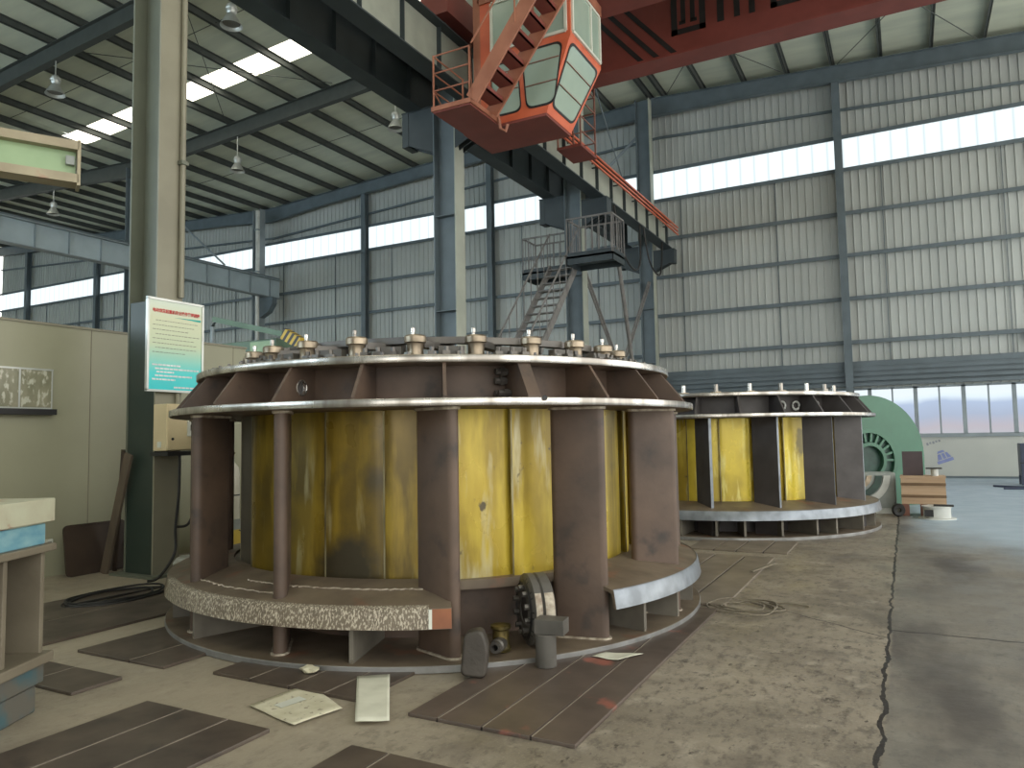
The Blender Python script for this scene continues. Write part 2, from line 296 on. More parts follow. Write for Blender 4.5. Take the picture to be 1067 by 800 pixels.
# ------------------------------------------------------------------ mesh helpers
class MB:
    def __init__(self): self.bm = bmesh.new()
    def _v(self, pts, xf=None): return [self.bm.verts.new(xf @ Vector(p) if xf else p) for p in pts]
    def _f(self, vs):
        try: return self.bm.faces.new(vs)
        except ValueError: return None
    def box(self, x0, x1, y0, y1, z0, z1, xf=None):
        v = self._v([(x0, y0, z0), (x1, y0, z0), (x1, y1, z0), (x0, y1, z0), (x0, y0, z1), (x1, y0, z1), (x1, y1, z1), (x0, y1, z1)], xf)
        for f in ((0, 3, 2, 1), (4, 5, 6, 7), (0, 1, 5, 4), (1, 2, 6, 5), (2, 3, 7, 6), (3, 0, 4, 7)): self._f([v[i] for i in f])
        return self
    def cbox(self, c, s, xf=None):
        return self.box(c[0]-s[0]/2, c[0]+s[0]/2, c[1]-s[1]/2, c[1]+s[1]/2, c[2]-s[2]/2, c[2]+s[2]/2, xf)
    def prism(self, poly, h0, h1, xf=None):
        """outline in the local x,y plane, thickness along local z"""
        a = self._v([(x, y, h0) for x, y in poly], xf); b = self._v([(x, y, h1) for x, y in poly], xf); n = len(poly)
        self._f(a[::-1]); self._f(b)
        for i in range(n): self._f([a[i], a[(i+1) % n], b[(i+1) % n], b[i]])
        return self
    def bar(self, p, q, w, h=None, up=(0, 0, 1)):
        """square bar between two points"""
        p, q = Vector(p), Vector(q); h = h or w
        d = (q-p); L = d.length
        if L < 1e-6: return self
        d.normalize(); up = Vector(up)
        if abs(d.dot(up)) > .98: up = Vector((0, 1, 0))
        s = d.cross(up).normalized(); u = s.cross(d)
        xf = Matrix.Translation(p) @ Matrix((s, d, u)).transposed().to_4x4()
        return self.box(-w/2, w/2, 0, L, -h/2, h/2, xf)
    def tube(self, pts, r, n=8, cyc=False):
        pts = [Vector(p) for p in pts]; rings = []
        m = len(pts)
        for i, p in enumerate(pts):
            a = pts[(i-1) % m] if (cyc or i > 0) else p; b = pts[(i+1) % m] if (cyc or i < m-1) else p
            d = (b-a).normalized(); up = Vector((0, 0, 1)) if abs(d.z) < .95 else Vector((1, 0, 0))
            s = d.cross(up).normalized(); u = s.cross(d)
            rings.append([self.bm.verts.new(p + r*(math.cos(2*PI*k/n)*s + math.sin(2*PI*k/n)*u)) for k in range(n)])
        for i in range(m if cyc else m-1):
            A, B = rings[i], rings[(i+1) % m]
            for k in range(n): self._f([A[k], A[(k+1) % n], B[(k+1) % n], B[k]])
        if not cyc: self._f(rings[0][::-1]); self._f(rings[-1])
        return self
    def lathe(self, prof, n=24, c=(0, 0, 0), a0=0, a1=360, closed=False, xf=None):
        """profile of (radius, z); closed profile loops; a partial turn is capped at both ends"""
        full = abs(a1-a0) >= 359.9; cnt = n if full else n+1; rings = []
        for k in range(cnt):
            t = R(a0 + (a1-a0)*k/n)
            rings.append(self._v([(c[0]+r*math.cos(t), c[1]+r*math.sin(t), c[2]+z) for r, z in prof], xf))
        m = len(prof)
        for k in range(n):
            A, B = rings[k], rings[(k+1) % cnt]
            for i in range(m if closed else m-1):
                j = (i+1) % m
                if prof[i][0] < 1e-6 and prof[j][0] < 1e-6: continue
                self._f([A[i], B[i], B[j], A[j]])
        if not full and closed: self._f(rings[0]); self._f(rings[-1][::-1])
        return self
    def hsec(self, p, q, depth, width, tf=.02, tw=.014, up=(0, 0, 1)):
        """an H or I section between two points: web depth along 'up', flanges width across"""
        p, q = Vector(p), Vector(q); d = (q-p); L = d.length; d.normalize(); up = Vector(up)
        s = d.cross(up).normalized(); u = s.cross(d)
        xf = Matrix.Translation(p) @ Matrix((s, d, u)).transposed().to_4x4()
        self.box(-width/2, width/2, 0, L, depth/2-tf, depth/2, xf); self.box(-width/2, width/2, 0, L, -depth/2, -depth/2+tf, xf)
        self.box(-tw/2, tw/2, 0, L, -depth/2+tf, depth/2-tf, xf)
        return self
    def obj(self, name, m, parent=None, bevel=0, smooth=False, seg=2):
        bm = self.bm
        bmesh.ops.remove_doubles(bm, verts=bm.verts, dist=1e-6)
        bmesh.ops.recalc_face_normals(bm, faces=bm.faces)
        me = bpy.data.meshes.new(name); bm.to_mesh(me); bm.free()
        me.materials.append(M[m] if isinstance(m, str) else m)
        if smooth:
            me.shade_smooth()
            me.set_sharp_from_angle(angle=R(38))
        o = bpy.data.objects.new(name, me); COL.objects.link(o)
        if parent is not None: o.parent = parent
        if bevel:
            b = o.modifiers.new('edge', 'BEVEL'); b.width = bevel; b.segments = seg; b.limit_method = 'ANGLE'; b.angle_limit = R(40)
        return o

def tag(o, label, cat, group=None, kind=None):
    o['label'] = label; o['category'] = cat
    if group: o['group'] = group
    if kind: o['kind'] = kind
    return o
def thing(name, label, cat, loc=(0, 0, 0), rz=0, group=None):
    o = bpy.data.objects.new(name, None); COL.objects.link(o); o.empty_display_size = .1
    o.location = loc; o.rotation_euler = (0, 0, rz)
    return tag(o, label, cat, group)
def struct(o): o['kind'] = 'structure'; return o
def copy(o, parent=None):
    c = o.copy(); COL.objects.link(c)
    if parent is not None: c.parent = parent
    for ch in list(o.children): copy(ch, c)
    return c
def text(name, body, m, parent, loc, rot, size, extrude=.002, bold=0., align='LEFT', sx=1.):
    c = bpy.data.curves.new(name, 'FONT'); c.body = body; c.size = size; c.extrude = extrude; c.offset = bold; c.align_x = align
    c.resolution_u = 3
    c.materials.append(M[m]); o = bpy.data.objects.new(name, c); COL.objects.link(o)
    bpy.context.view_layer.update()
    me = bpy.data.meshes.new_from_object(o.evaluated_get(bpy.context.evaluated_depsgraph_get()))
    me.name = name
    if not me.materials: me.materials.append(M[m])
    bpy.data.objects.remove(o); bpy.data.curves.remove(c)
    o = bpy.data.objects.new(name, me); COL.objects.link(o)
    o.parent = parent; o.location = loc; o.rotation_euler = rot; o.scale = (sx, 1, 1)
    return o
def frange(a, b, s):
    out = []; x = a
    while x <= b + 1e-6: out.append(x); x += s
    return out

# ------------------------------------------------------------------ the hall
WY = 27.9                      # inner face of the end wall
XA, XB = -8.25, -28.4          # the two rows of crane columns
YC = [6.05, 12.9, 19.7, 26.6]  # column lines along the hall
def roof_z(x):                 # underside of purlins (top of rafters)
    if x > -8: return 14.6 - .055*(x+8)
    if x > -28.5: return 14.6 + .052*(x+8)
    return 13.53 - .055*(x+28.5)

b = MB(); b.box(-56, 12.5, -9, WY+.3, -.25, 0); struct(b.obj('floor', 'floor'))

# end wall: ribbed sheet above the window band, with the clerestory left open in it
def ribbed(x0, x1, z0, z1, y, pitch=.25, d=.035):
    bm = MB(); xs = []
    x = x0
    while x < x1:
        xs += [(x, 0), (x+pitch*.84, 0), (x+pitch*.88, -d), (x+pitch*.97, -d)]; x += pitch
    xs.append((x1, 0))
    A = [bm.bm.verts.new((px, y+py, z0)) for px, py in xs]
    def top(px): return z1(px) if callable(z1) else z1
    B = [bm.bm.verts.new((px, y+py, top(px))) for px, py in xs]
    for i in range(len(xs)-1): bm._f([A[i], A[i+1], B[i+1], B[i]])
    return bm
wall = ribbed(-54, 12, 3.0, 10.70, WY).obj('wall_back', 'clad'); struct(wall)
ribbed(-54, 12, 11.78, lambda x: roof_z(x)+.25, WY).obj('upper_cladding', 'clad', wall)
b = MB(); b.box(-54, 12, WY, WY+.1, .0, 1.37); b.obj('lower_panel', 'lowwall', wall)
b = MB(); b.box(-54, -9.4, WY-.005, WY+.1, 1.37, 3.0); b.obj('panel_infill', 'clad', wall)
b = MB(); b.box(-54, 12, WY-.02, WY, 0, .07); b.obj('skirting', 'frame', wall)
b = MB(); b.box(-54, 12, WY+.02, WY+.05, 10.68, 11.8); b.obj('clerestory_sheet', 'clerestory', wall)
for z in (4.63, 6.14, 7.64, 9.12, 10.66, 11.82):
    b = MB(); b.box(-54, 12, WY-.2, WY-.04, z-.035, z+.035); b.box(-54, 12, WY-.2, WY-.185, z-.1, z-.035); b.obj('girt', 'frame', wall)
for x in frange(-52.1, 11, 3.45):
    b = MB(); b.box(x-.012, x+.012, WY-.07, WY-.04, 3.8, 10.6); b.obj('sag_rod', 'frame', wall)
for k in range(5):              # horizontal channels above the windows
    z = 3.08 + k*.17
    b = MB(); b.box(-9.4, 12, WY-.34+.03*k, WY-.05, z, z+.1); b.box(-9.4, 12, WY-.2, WY-.05, z+.1, z+.17)
    struct(b.obj('trim_%d' % (k+1), 'frame'))
# a row of windows
win_x = frange(-9.2, 10, 1.36)
for i, x in enumerate(win_x):
    b = MB(); x1 = x+1.36
    for xa, xb in ((x, x+.06), (x1-.06, x1), (x+.655, x+.705)): b.box(xa, xb, WY-.03, WY+.08, 1.43, 3.0)
    b.box(x, x1, WY-.03, WY+.08, 1.37, 1.45); b.box(x, x1, WY-.03, WY+.08, 2.95, 3.02); b.box(x, x1, WY-.07, WY+.02, 1.33, 1.38)
    w = b.obj('window_%d' % (i+1), 'framelight'); struct(w)
    p = MB(); p.box(x+.05, x1-.05, WY+.03, WY+.04, 1.44, 2.98); p.obj('pane', 'daypane', w)

# the closed sides of the hall
b = ribbed(-9, WY, 0, 15.0, 0).bm
W2 = MB(); W2.bm.free(); W2.bm = b
for v in b.verts: v.co = Vector((-55.5 - v.co.y, v.co.x, v.co.z))
W2o = struct(W2.obj('wall_left', 'clad'))
b = MB(); b.box(-54, -9.6, -8.86, -8.84, 3.6, 9.4); b.obj('window_sheet', emit('added fill glow', (.74, .89, 1.0), 4.2), W2o)  # unseen glowing sheet, added to brighten the far bay
b = MB()
for x in frange(-54, -9.6, 2.2): b.box(x-.05, x+.05, -8.84, -8.78, 3.6, 9.4)
b.obj('fill_sheet_bar', 'frame', W2o)  # bars across the added glowing sheet
W3 = ribbed(-55.5, -1.0, 0, 14.6, -8.9)
struct(W3.obj('wall_rear', 'clad'))
b = MB(); b.box(-1.0, 12, -8.95, -8.85, 7.0, 14.6); struct(b.obj('wall_rear_top', 'clad'))

# roof: sheeting in three slopes, purlins, rafters and the strip roof lights
ceil = MB()
def slope(bm, x0, x1, y0, y1, dz=.22):
    v = bm._v([(x0, y0, roof_z(x0)+dz), (x1, y0, roof_z(x1)+dz), (x1, y1, roof_z(x1)+dz), (x0, y1, roof_z(x0)+dz)]); bm._f(v)
    w = bm._v([(x0, y0, roof_z(x0)+dz+.1), (x1, y0, roof_z(x1)+dz+.1), (x1, y1, roof_z(x1)+dz+.1), (x0, y1, roof_z(x0)+dz+.1)]); bm._f(w)
SKY = ((-5.0, -3.6), (3.4, 4.8), (16.95, 17.95))  # first two strips are out of view, added to brighten the hall
ys = [-9]
for a, c in SKY: ys += [a, c]
ys.append(WY+.2)
for x0, x1 in ((-56, -28.51), (-28.49, -8.01), (-7.99, 12)):
    for k in range(0, len(ys), 2): slope(ceil, x0, x1, ys[k], ys[k+1])
ceiling = ceil.obj('ceiling', 'roof'); struct(ceiling)
for a, c in SKY:
    for x0, x1 in ((-56, -28.51), (-28.49, -8.01), (-7.99, 12)):
        b = MB(); v = b._v([(x0, a, roof_z(x0)+.24), (x1, a, roof_z(x1)+.24), (x1, c, roof_z(x1)+.24), (x0, c, roof_z(x0)+.24)]); b._f(v)
        b.obj('roof_light', 'skylight', ceiling)
px_list = [-8.2-1.6*k for k in range(0, 29)] + [-.17+1.5*k for k in range(-5, 9)]
for x in px_list:
    z = roof_z(x); b = MB()
    b.box(x-.012, x+.012, -9, WY, z, z+.22); b.box(x-.07, x+.012, -9, WY, z, z+.015); b.box(x-.012, x+.07, -9, WY, z+.2, z+.22)
    b.obj('purlin', 'purlin', ceiling)
for y in (6.05, 12.9, 19.7, 27.45):
    for x0, x1 in ((-54, -28.5), (-28.5, -8), (-8, 12)):
        b = MB(); n = 24; w = .11
        def dep(x):
            d = .55
            for xc in (-28.5, -8):
                d += .14*max(0, 1-abs(x-xc)/3.5)
            return d
        pts = [x0+(x1-x0)*i/n for i in range(n+1)]
        poly = [(x, roof_z(x)) for x in pts] + [(x, roof_z(x)-dep(x)) for x in reversed(pts)]
        xf = Matrix(((1, 0, 0, 0), (0, 0, 1, y), (0, 1, 0, 0), (0, 0, 0, 1)))
        b.prism(poly, -.008, .008, xf)
        for i in range(n):
            xa, xb = pts[i], pts[i+1]
            for za, zb in ((roof_z(xa), roof_z(xb)), (roof_z(xa)-dep(xa), roof_z(xb)-dep(xb))):
                v = [b.bm.verts.new(p) for p in ((xa, y-w, za), (xb, y-w, zb), (xb, y+w, zb), (xa, y+w, za),
                                                 (xa, y-w, za-.02), (xb, y-w, zb-.02), (xb, y+w, zb-.02), (xa, y+w, za-.02))]
                for f in ((0, 1, 2, 3), (7, 6, 5, 4), (0, 4, 5, 1), (2, 6, 7, 3)): b._f([v[q] for q in f])
        b.obj('rafter', 'frame' if y > 20 else 'rafterdark', ceiling)
b = MB()
for x0, x1 in ((-54, -28.5), (-28.5, -8), (-8, 12)): b.bar((x0, WY-.12, roof_z(x0)-1.45), (x1, WY-.12, roof_z(x1)-1.45), .07, .09)
b.obj('sloping_girt', 'frame', wall)
# thin bracing rods under the sheeting
for x0, y0, x1, y1 in ((-1.5, 20, 2.6, 27.2), (2.6, 20, -1.5, 27.2), (-7.5, 20, -3.2, 27.2), (-3.2, 20, -7.5, 27.2), (2.8, 20, 7, 27.2), (-15.5, 13.2, -11.5, 19.4), (-22.5, 13.2, -17.2, 19.4), (-17.2, 13.2, -22.5, 19.4)):
    b = MB(); b.tube([(x0, y0, roof_z(x0)-.05), (x1, y1, roof_z(x1)-.05)], .014, 6); b.obj('bracing_rod', 'purlin', ceiling)
for x in [-8.2-1.6*k for k in range(0, 14)]:
    for y in (9.4, 14.9, 23.2):
        b = MB(); b.tube([(x, y, roof_z(x)+.08), (x-1.6, y, roof_z(x-1.6)+.08)], .012, 5); b.obj('sag_rod', 'purlin', ceiling)

# ------------------------------------------------------------------ end wall posts
post_labels = {-1.62: 'slim grey steel post on the end wall, above the low windows', -8.62: 'grey end wall post just behind the end of the crane runway beam',
               -15.5: 'grey end wall post seen beyond the platform stairs', -22.4: 'grey end wall post between the near runway columns and the pale downpipe',
               -43.0: 'end wall post seen under the far pale runway beam, second from the near column', -50.3: 'end wall post seen under the far pale runway beam, furthest from the near column'}
for x, lab in post_labels.items():
    b = MB(); b.hsec((x, WY-.36, 0), (x, WY-.36, roof_z(x)-.5), .3, .24, up=(0, 1, 0))
    o = tag(b.obj('wall_post', 'frame'), lab, 'column', 'posts along the end wall')
    c = MB(); c.box(x-.16, x+.16, WY-.53, WY-.19, 0, .025); c.obj('base_plate', 'frame', o)

# ------------------------------------------------------------------ crane columns of the near row
def crane_column(y, label, lit):
    t = thing('crane_column', label, 'column', (XA, y, 0), 0, 'steel columns carrying the crane runway')
    top = roof_z(XA) - .35
    # web along X, flanges facing +X and -X
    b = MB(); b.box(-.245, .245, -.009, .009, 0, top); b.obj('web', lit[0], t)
    b = MB(); b.box(.245, .27, -.18, .18, 0, top); b.obj('flange', lit[1], t)  # paler colour than the web paints this flange as the lit side
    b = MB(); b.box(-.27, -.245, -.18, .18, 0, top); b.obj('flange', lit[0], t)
    if lit[0] == 'frame':
        for z in (4.2, 6.2):
            b = MB(); b.box(-.245, .245, -.17, .17, z, z+.015); b.obj('stiffener', lit[0], t)
    b = MB(); b.box(-.4, .4, -.28, .28, 0, .03); b.obj('base_plate', lit[0], t)
    for s, ztop, zb in ((1, 8.36, 7.84), (-1, 8.6, 7.84)):
        xf = Matrix(((s, 0, 0, 0), (0, 0, 1, 0), (0, 1, 0, 0), (0, 0, 0, 1)))
        poly = [(.27, ztop), (1.05, ztop), (1.05, ztop-.35), (.9, zb+.02), (.27, zb-.25)]
        b = MB(); b.prism(poly, -.17, -.155, xf); b.prism(poly, .155, .17, xf); b.prism(poly, -.012, .012, xf)
        b.box(min(s*.27, s*1.07), max(s*.27, s*1.07), -.2, .2, ztop-.02, ztop)
        b.box(min(s*.9, s*1.06), max(s*.9, s*1.06), -.18, .18, zb, ztop-.02)
        b.obj('corbel', 'beamdark', t)
    return t
c1 = crane_column(YC[0], 'near tall beige and green steel column with the notice board on it', ('colgreen', 'colbeige'))
b = MB(); b.box(-.242, .242, -.172, -.012, .03, 3.34); b.obj('painted_shade_panel', 'colshade', c1)  # added dark panel whose colour stands in for shade on the lower web
b = MB(); b.tube([(.31, .13, 3.4), (.31, .13, 13)], .035, 8); b.obj('conduit', 'colbeige', c1)
for z in (5.1, 7.3, 9.6): b = MB(); b.box(.27, .36, .08, .18, z, z+.05); b.obj('conduit_clip', 'colgreen', c1)
crane_column(YC[1], 'steel column under the crane cab, second along the runway', ('frame', 'beamlight'))
crane_column(YC[2], 'steel column carrying the stair platform', ('frame', 'beamlight'))
crane_column(YC[3], 'last runway column, next to the end wall', ('frame', 'beamlight'))

# crossed bracing between the last two columns
t = thing('column_bracing', 'crossed steel bracing between the two farthest runway columns', 'bracing', (XA, 23.15, 0))
for (ya, za), (yb, zb) in (((-3.25, 6.6), (3.25, .35)), ((3.25, 7.2), (-3.25, .35))):
    b = MB()
    for s in (-.07, .07): b.tube([(.1+s*.2, ya+s, za), (.1+s*.2, yb+s, zb)], .035, 8)
    b.obj('brace', 'stairgrey', t)

# ------------------------------------------------------------------ runway beams
def runway(name_label, x, z0, z1, y0, y1, webmat, flmat, step=1.15, side=1):
    t = thing('runway_beam', name_label, 'beam', (x, 0, 0), 0, 'crane runway beams')
    b = MB(); b.box(-.008, .008, y0, y1, z0+.02, z1-.02); b.obj('web', webmat, t)
    b = MB(); b.box(-.2, .2, y0, y1, z0-.01, z0+.02); b.obj('bottom_flange', flmat, t)
    b = MB(); b.box(-.2, .2, y0, y1, z1-.02, z1+.01); b.obj('top_flange', flmat, t)
    for y in frange(y0+.03, y1, step):
        b = MB(); b.box(-.1, -.008, y-.008, y+.008, z0+.02, z1-.02); b.box(.008, .1, y-.008, y+.008, z0+.02, z1-.02); b.obj('stiffener', flmat, t)
    b = MB(); b.box(-.035, .035, y0, y1, z1+.01, z1+.13); b.obj('rail', 'frame', t)
    return t
ra = runway('pale webbed crane runway beam that carries the red crane', -7.45, 8.36, 9.32, -6, 26.4, 'beamlight', 'beamdark')
runway('dark runway beam on the far side of the near column row', -8.98, 8.6, 9.55, -6, 26.4, 'beamdark', 'beamdark')
rb = runway('pale blue runway beam along the far side of the left hand bay', -27.6, 8.69, 9.62, -6, 27.2, 'beamblue', 'framelight', 1.25)

# far row columns
def far_column(y, label, pipe=False):
    t = thing('crane_column', label, 'column', (XB, y, 0), 0, 'steel columns of the far row')
    b = MB(); b.hsec((0, 0, 0), (0, 0, roof_z(XB)-.3), .5, .36, up=(1, 0, 0)); b.obj('shaft', 'framelight' if pipe else 'frame', t)
    xf = Matrix(((1, 0, 0, 0), (0, 0, 1, 0), (0, 1, 0, 0), (0, 0, 0, 1)))
    b = MB(); b.prism([(.25, 8.68), (1.1, 8.68), (1.1, 8.35), (.8, 7.95), (.25, 7.7)], -.16, .16, xf); b.obj('corbel', 'frame', t)
    return t
far_column(19.7, 'far row column half hidden by the near beige column')
far_column(26.6, 'far row column in the corner by the end wall', True)
t = thing('downpipe', 'thin pale downpipe in front of the far corner column', 'pipe', (-27.95, 26.1, 0))
b = MB(); b.tube([(0, 0, 0), (0, 0, 13.0)], .1, 10); b.obj('pipe', 'whitegrey', t, smooth=True)
for z in (3, 6, 9.9, 12): b = MB(); b.box(-.12, .12, -.12, .12, z, z+.06); b.obj('clip', 'framelight', t)

t = thing('stay_rod', 'slanting stay rod above the far pale blue runway beam', 'rod', (-32.0, 25.0, 0))
b = MB(); b.tube([(-.4, 0, 12.9), (3.0, 0, 10.2)], .05, 8); b.obj('rod', 'framelight', t)
for k, (pts, lab) in enumerate((([(-7.3, 20.4, 8.37), (-7.2, 20.6, 7.2), (-7.15, 21.5, 6.65), (-7.2, 22.4, 7.0), (-7.3, 22.8, 8.37)], 'dark cable loop hanging below the runway beam beyond the platform'),
                                ([(-7.3, 23.2, 8.37), (-7.25, 23.6, 7.3), (-7.2, 24.6, 7.05), (-7.3, 25.3, 8.37)], 'smaller dark cable loop below the end of the runway beam'))):
    P = [Vector(p) for p in pts]; q = []
    for i in range(len(P)-1):
        a = P[max(i-1, 0)]; d = P[min(i+2, len(P)-1)]
        for m in range(8):
            u = m/8; q.append(.5*((2*P[i])+(-a+P[i+1])*u+(2*a-5*P[i]+4*P[i+1]-d)*u*u+(-a+3*P[i]-3*P[i+1]+d)*u**3))
    q.append(P[-1]); b = MB(); b.tube(q, .03, 6); tag(b.obj('cable', 'rubber', smooth=True), lab, 'cable')

# three red conductor bars beside the beam
for i, (dx, z) in enumerate(((.28, 8.99), (.28, 9.12), (.28, 9.25))):
    t = thing('conductor_bar', ('lowest', 'middle', 'topmost')[i] + ' of the three red conductor bars along the runway beam', 'conductor bar', (-7.45+dx, 0, z), 0, 'red conductor bars')
    b = MB(); b.box(-.022, .022, 14.9, 27.0, -.022, .022); b.obj('bar', 'orange', t)
    for y in frange(15.5, 26.5, 1.7): b = MB(); b.box(-.2, 0, y-.02, y+.02, -.015, .015); b.obj('bracket', 'beamdark', t)

# ------------------------------------------------------------------ overhead crane
crane = thing('overhead_crane', 'red overhead travelling crane with an orange operator cab hung below it', 'crane', (-7.45, 13.5, 9.45))
ox, oy, oz = -7.45, 13.5, 9.45
def L3(x, y, z): return (x-ox, y-oy, z-oz)
def wb(bm, x0, x1, y0, y1, z0, z1): return bm.box(x0-ox, x1-ox, y0-oy, y1-oy, z0-oz, z1-oz)
# far girder with its painted characters
b = MB(); wb(b, -6.4, 11.5, 15.2, 15.62, 9.67, 11.6)
g = b.obj('girder', 'red', crane)
b = MB(); wb(b, -6.4, 11.5, 15.12, 15.72, 9.62, 9.67); b.obj('bottom_plate', 'red', g)
def strokes(segs):
    bm = MB()
    for x0, x1, z0, z1 in segs: wb(bm, x0, x1, 15.193, 15.2, z0, z1)
    return bm.obj('painted_lettering', 'black', g)
strokes([(-4.03, -3.9, 10.07, 10.98), (-3.43, -3.3, 10.07, 10.98), (-4.03, -3.3, 10.07, 10.19), (-4.03, -3.3, 10.88, 10.98), (-3.82, -3.72, 10.32, 10.9), (-3.62, -3.52, 10.32, 10.9), (-3.86, -3.72, 10.28, 10.36), (-3.62, -3.48, 10.28, 10.36)])   # 四
strokes([(-3.06, -2.92, 10.12, 10.98), (-2.72, -2.6, 10.13, 10.98), (-2.42, -2.3, 10.12, 10.98)])                     # 川
strokes([(-2.0, -1.36, 10.1, 10.21), (-2.0, -1.88, 10.1, 10.62), (-1.48, -1.36, 10.1, 10.62), (-2.0, -1.36, 10.32, 10.39), (-2.0, -1.36, 10.52, 10.62), (-1.74, -1.63, 10.66, 10.98), (-2.1, -1.98, 10.72, 10.9), (-1.38, -1.26, 10.72, 10.9)])   # 省
b = MB()
for x0 in (-5.85, -5.5, -5.12):
    xf = Matrix(((1, 0, 0, 0), (0, 0, 1, 15.19-oy), (0, 1, 0, 0), (0, 0, 0, 1)))
    b.prism([(x0-ox, 10.95-oz), (x0+.13-ox, 10.95-oz), (x0+1.2-ox, 9.7-oz), (x0+1.07-ox, 9.7-oz)], -.002, .004, xf)
b.obj('slanted_stripes', 'black', g)
b = MB(); wb(b, -6.4, 11.5, 12.35, 13.25, 9.72, 11.5); b.obj('girder', 'red', crane)
# end carriage on the rail
b = MB(); wb(b, -7.75, -7.15, 11.2, 16.6, 9.5, 10.05); ec = b.obj('end_carriage', 'red', crane)
for y in (11.6, 16.2):
    b = MB(); xf = Matrix.Translation(L3(-7.45, y, 9.63)) @ Matrix.Rotation(R(90), 4, 'Y'); b.lathe([(0, -.05), (.18, -.05), (.18, .05), (0, .05)], 20, xf=xf); b.obj('wheel', 'darkarm', ec)
# cab
ZB, ZM, ZT = 7.19, 8.47, 9.55
YF, YR = 11.36, 12.5
XL, XR0, XR1 = -6.55, -5.24, -4.76
cab = MB()
V = lambda pts: [cab.bm.verts.new(L3(*p)) for p in pts]
YR0, YR = 12.42, 12.8
bot = V([(XL, YF, ZB), (XR0, YF, ZB), (XR0, YR0, ZB), (XL, YR0, ZB)])
mid = V([(XL, YF, ZM), (XR1, YF, ZM), (XR1, YR, ZM), (XL, YR, ZM)])
top = V([(XL, YF, ZT), (XR1, YF, ZT), (XR1, YR, ZT), (XL, YR, ZT)])
cab._f(bot[::-1]); cab._f(top)
for A, B in ((bot, mid), (mid, top)):
    for i in range(4): cab._f([A[i], A[(i+1) % 4], B[(i+1) % 4], B[i]])
cabo = cab.obj('cab', 'orange', crane)
b = MB(); wb(b, -6.93, XR0-.01, 11.36, YR0, ZB-.05, ZB-.003); wb(b, -6.93, XL, YF, YR0, ZB, ZB+.07); b.obj('cab_underside', 'red', cabo)
# door side panel and frames at the landing end
b = MB(); wb(b, -6.62, -6.55, YF, YR0, ZB+.07, ZT); b.obj('side_panel', 'orangedim', cabo)
def rounded(pts, r=.07, n=5):
    out = []; m = len(pts)
    for i in range(m):
        p = Vector(pts[i]); a = (Vector(pts[i-1])-p).normalized(); c = (Vector(pts[(i+1) % m])-p).normalized()
        s, e = p+a*r, p+c*r
        for k in range(n+1):
            t = k/n; out.append(((1-t)**2*s + 2*t*(1-t)*p + t*t*e))
    return out
def window_face(quad, name, glass, rim, parent, th=.012, bars=(), rr=.15):
    """a rounded pane proud of a flat cab face, with its rubber and guard bars"""
    q = [Vector(p) for p in quad]; nrm = (q[1]-q[0]).cross(q[3]-q[0]).normalized()
    o = rounded(q, rr)
    c = sum(q, Vector())/4
    bm = MB()
    outer = [c+(p-c)*1.0 for p in o]; inner = [c+(p-c)*.93 for p in o]
    n = len(o)
    A = [bm.bm.verts.new(L3(*(p+nrm*th))) for p in outer]; B = [bm.bm.verts.new(L3(*(p+nrm*th))) for p in inner]
    A0 = [bm.bm.verts.new(L3(*p)) for p in outer]
    for i in range(n):
        j = (i+1) % n; bm._f([A[i], A[j], B[j], B[i]]); bm._f([A0[i], A0[j], A[j], A[i]])
    f = bm.obj(name, 'black', parent)
    gm = MB(); gm._f([gm.bm.verts.new(L3(*(p+nrm*th*.5))) for p in inner]); gm.obj('pane', glass, f)
    if bars:
        for t in bars:
            bb = MB()
            p0 = q[0].lerp(q[3], t).lerp(q[1].lerp(q[2], t), .04)+nrm*(th+.008); p1 = q[0].lerp(q[3], t).lerp(q[1].lerp(q[2], t), .96)+nrm*(th+.008)
            bb.bar(L3(*p0), L3(*p1), .014); bb.obj('guard_bar', 'redbrown', f)
    return f
y = YF-.001
window_face([(-5.63, y, 7.32), (-5.08, y, 7.32), (-4.90, y, 8.4), (-5.71, y, 8.4)], 'lower_window', 'cabglass', 'redbrown', cabo, bars=(.38, .75))
window_face([(-6.28, y, 7.32), (-5.72, y, 7.32), (-5.79, y, 8.3), (-6.36, y, 8.3)], 'lower_window', 'cabglass', 'redbrown', cabo, bars=(.45, .8))
sl = lambda z: XR0+(XR1-XR0)*(z-ZB)/(ZM-ZB)+.001
window_face([(sl(7.32), YF+.08, 7.32), (sl(7.32), YR0-.05, 7.32), (sl(8.4), YR-.08, 8.4), (sl(8.4), YF+.08, 8.4)], 'lower_window', 'cabglass', 'redbrown', cabo, bars=(.35, .7))
def framed(quad, parent, mull=()):
    q = [Vector(p) for p in quad]; nrm = (q[1]-q[0]).cross(q[3]-q[0]).normalized()
    bm = MB()
    for i in range(4):
        bm.bar(L3(*(q[i]+nrm*.01)), L3(*(q[(i+1) % 4]+nrm*.01)), .05, .05, up=nrm)
    for t in mull: bm.bar(L3(*(q[0].lerp(q[1], t)+nrm*.01)), L3(*(q[3].lerp(q[2], t)+nrm*.01)), .045, .045, up=nrm)
    f = bm.obj('upper_window', 'white', parent)
    gm = MB(); gm._f([gm.bm.verts.new(L3(*(p+nrm*.006))) for p in q]); gm.obj('pane', 'cabglass', f)
framed([(-6.3, y, 8.55), (-4.84, y, 8.55), (-4.84, y, 9.45), (-6.3, y, 9.45)], cabo, (.4, .72))
framed([(XR1+.001, YF+.07, 8.55), (XR1+.001, YR-.07, 8.55), (XR1+.001, YR-.07, 9.45), (XR1+.001, YF+.07, 9.45)], cabo, (.66,))
b = MB(); wb(b, XL, XR1+.03, YF-.03, YR+.02, 9.5, 9.7); b.obj('cab_roof', 'orangedim', cabo)
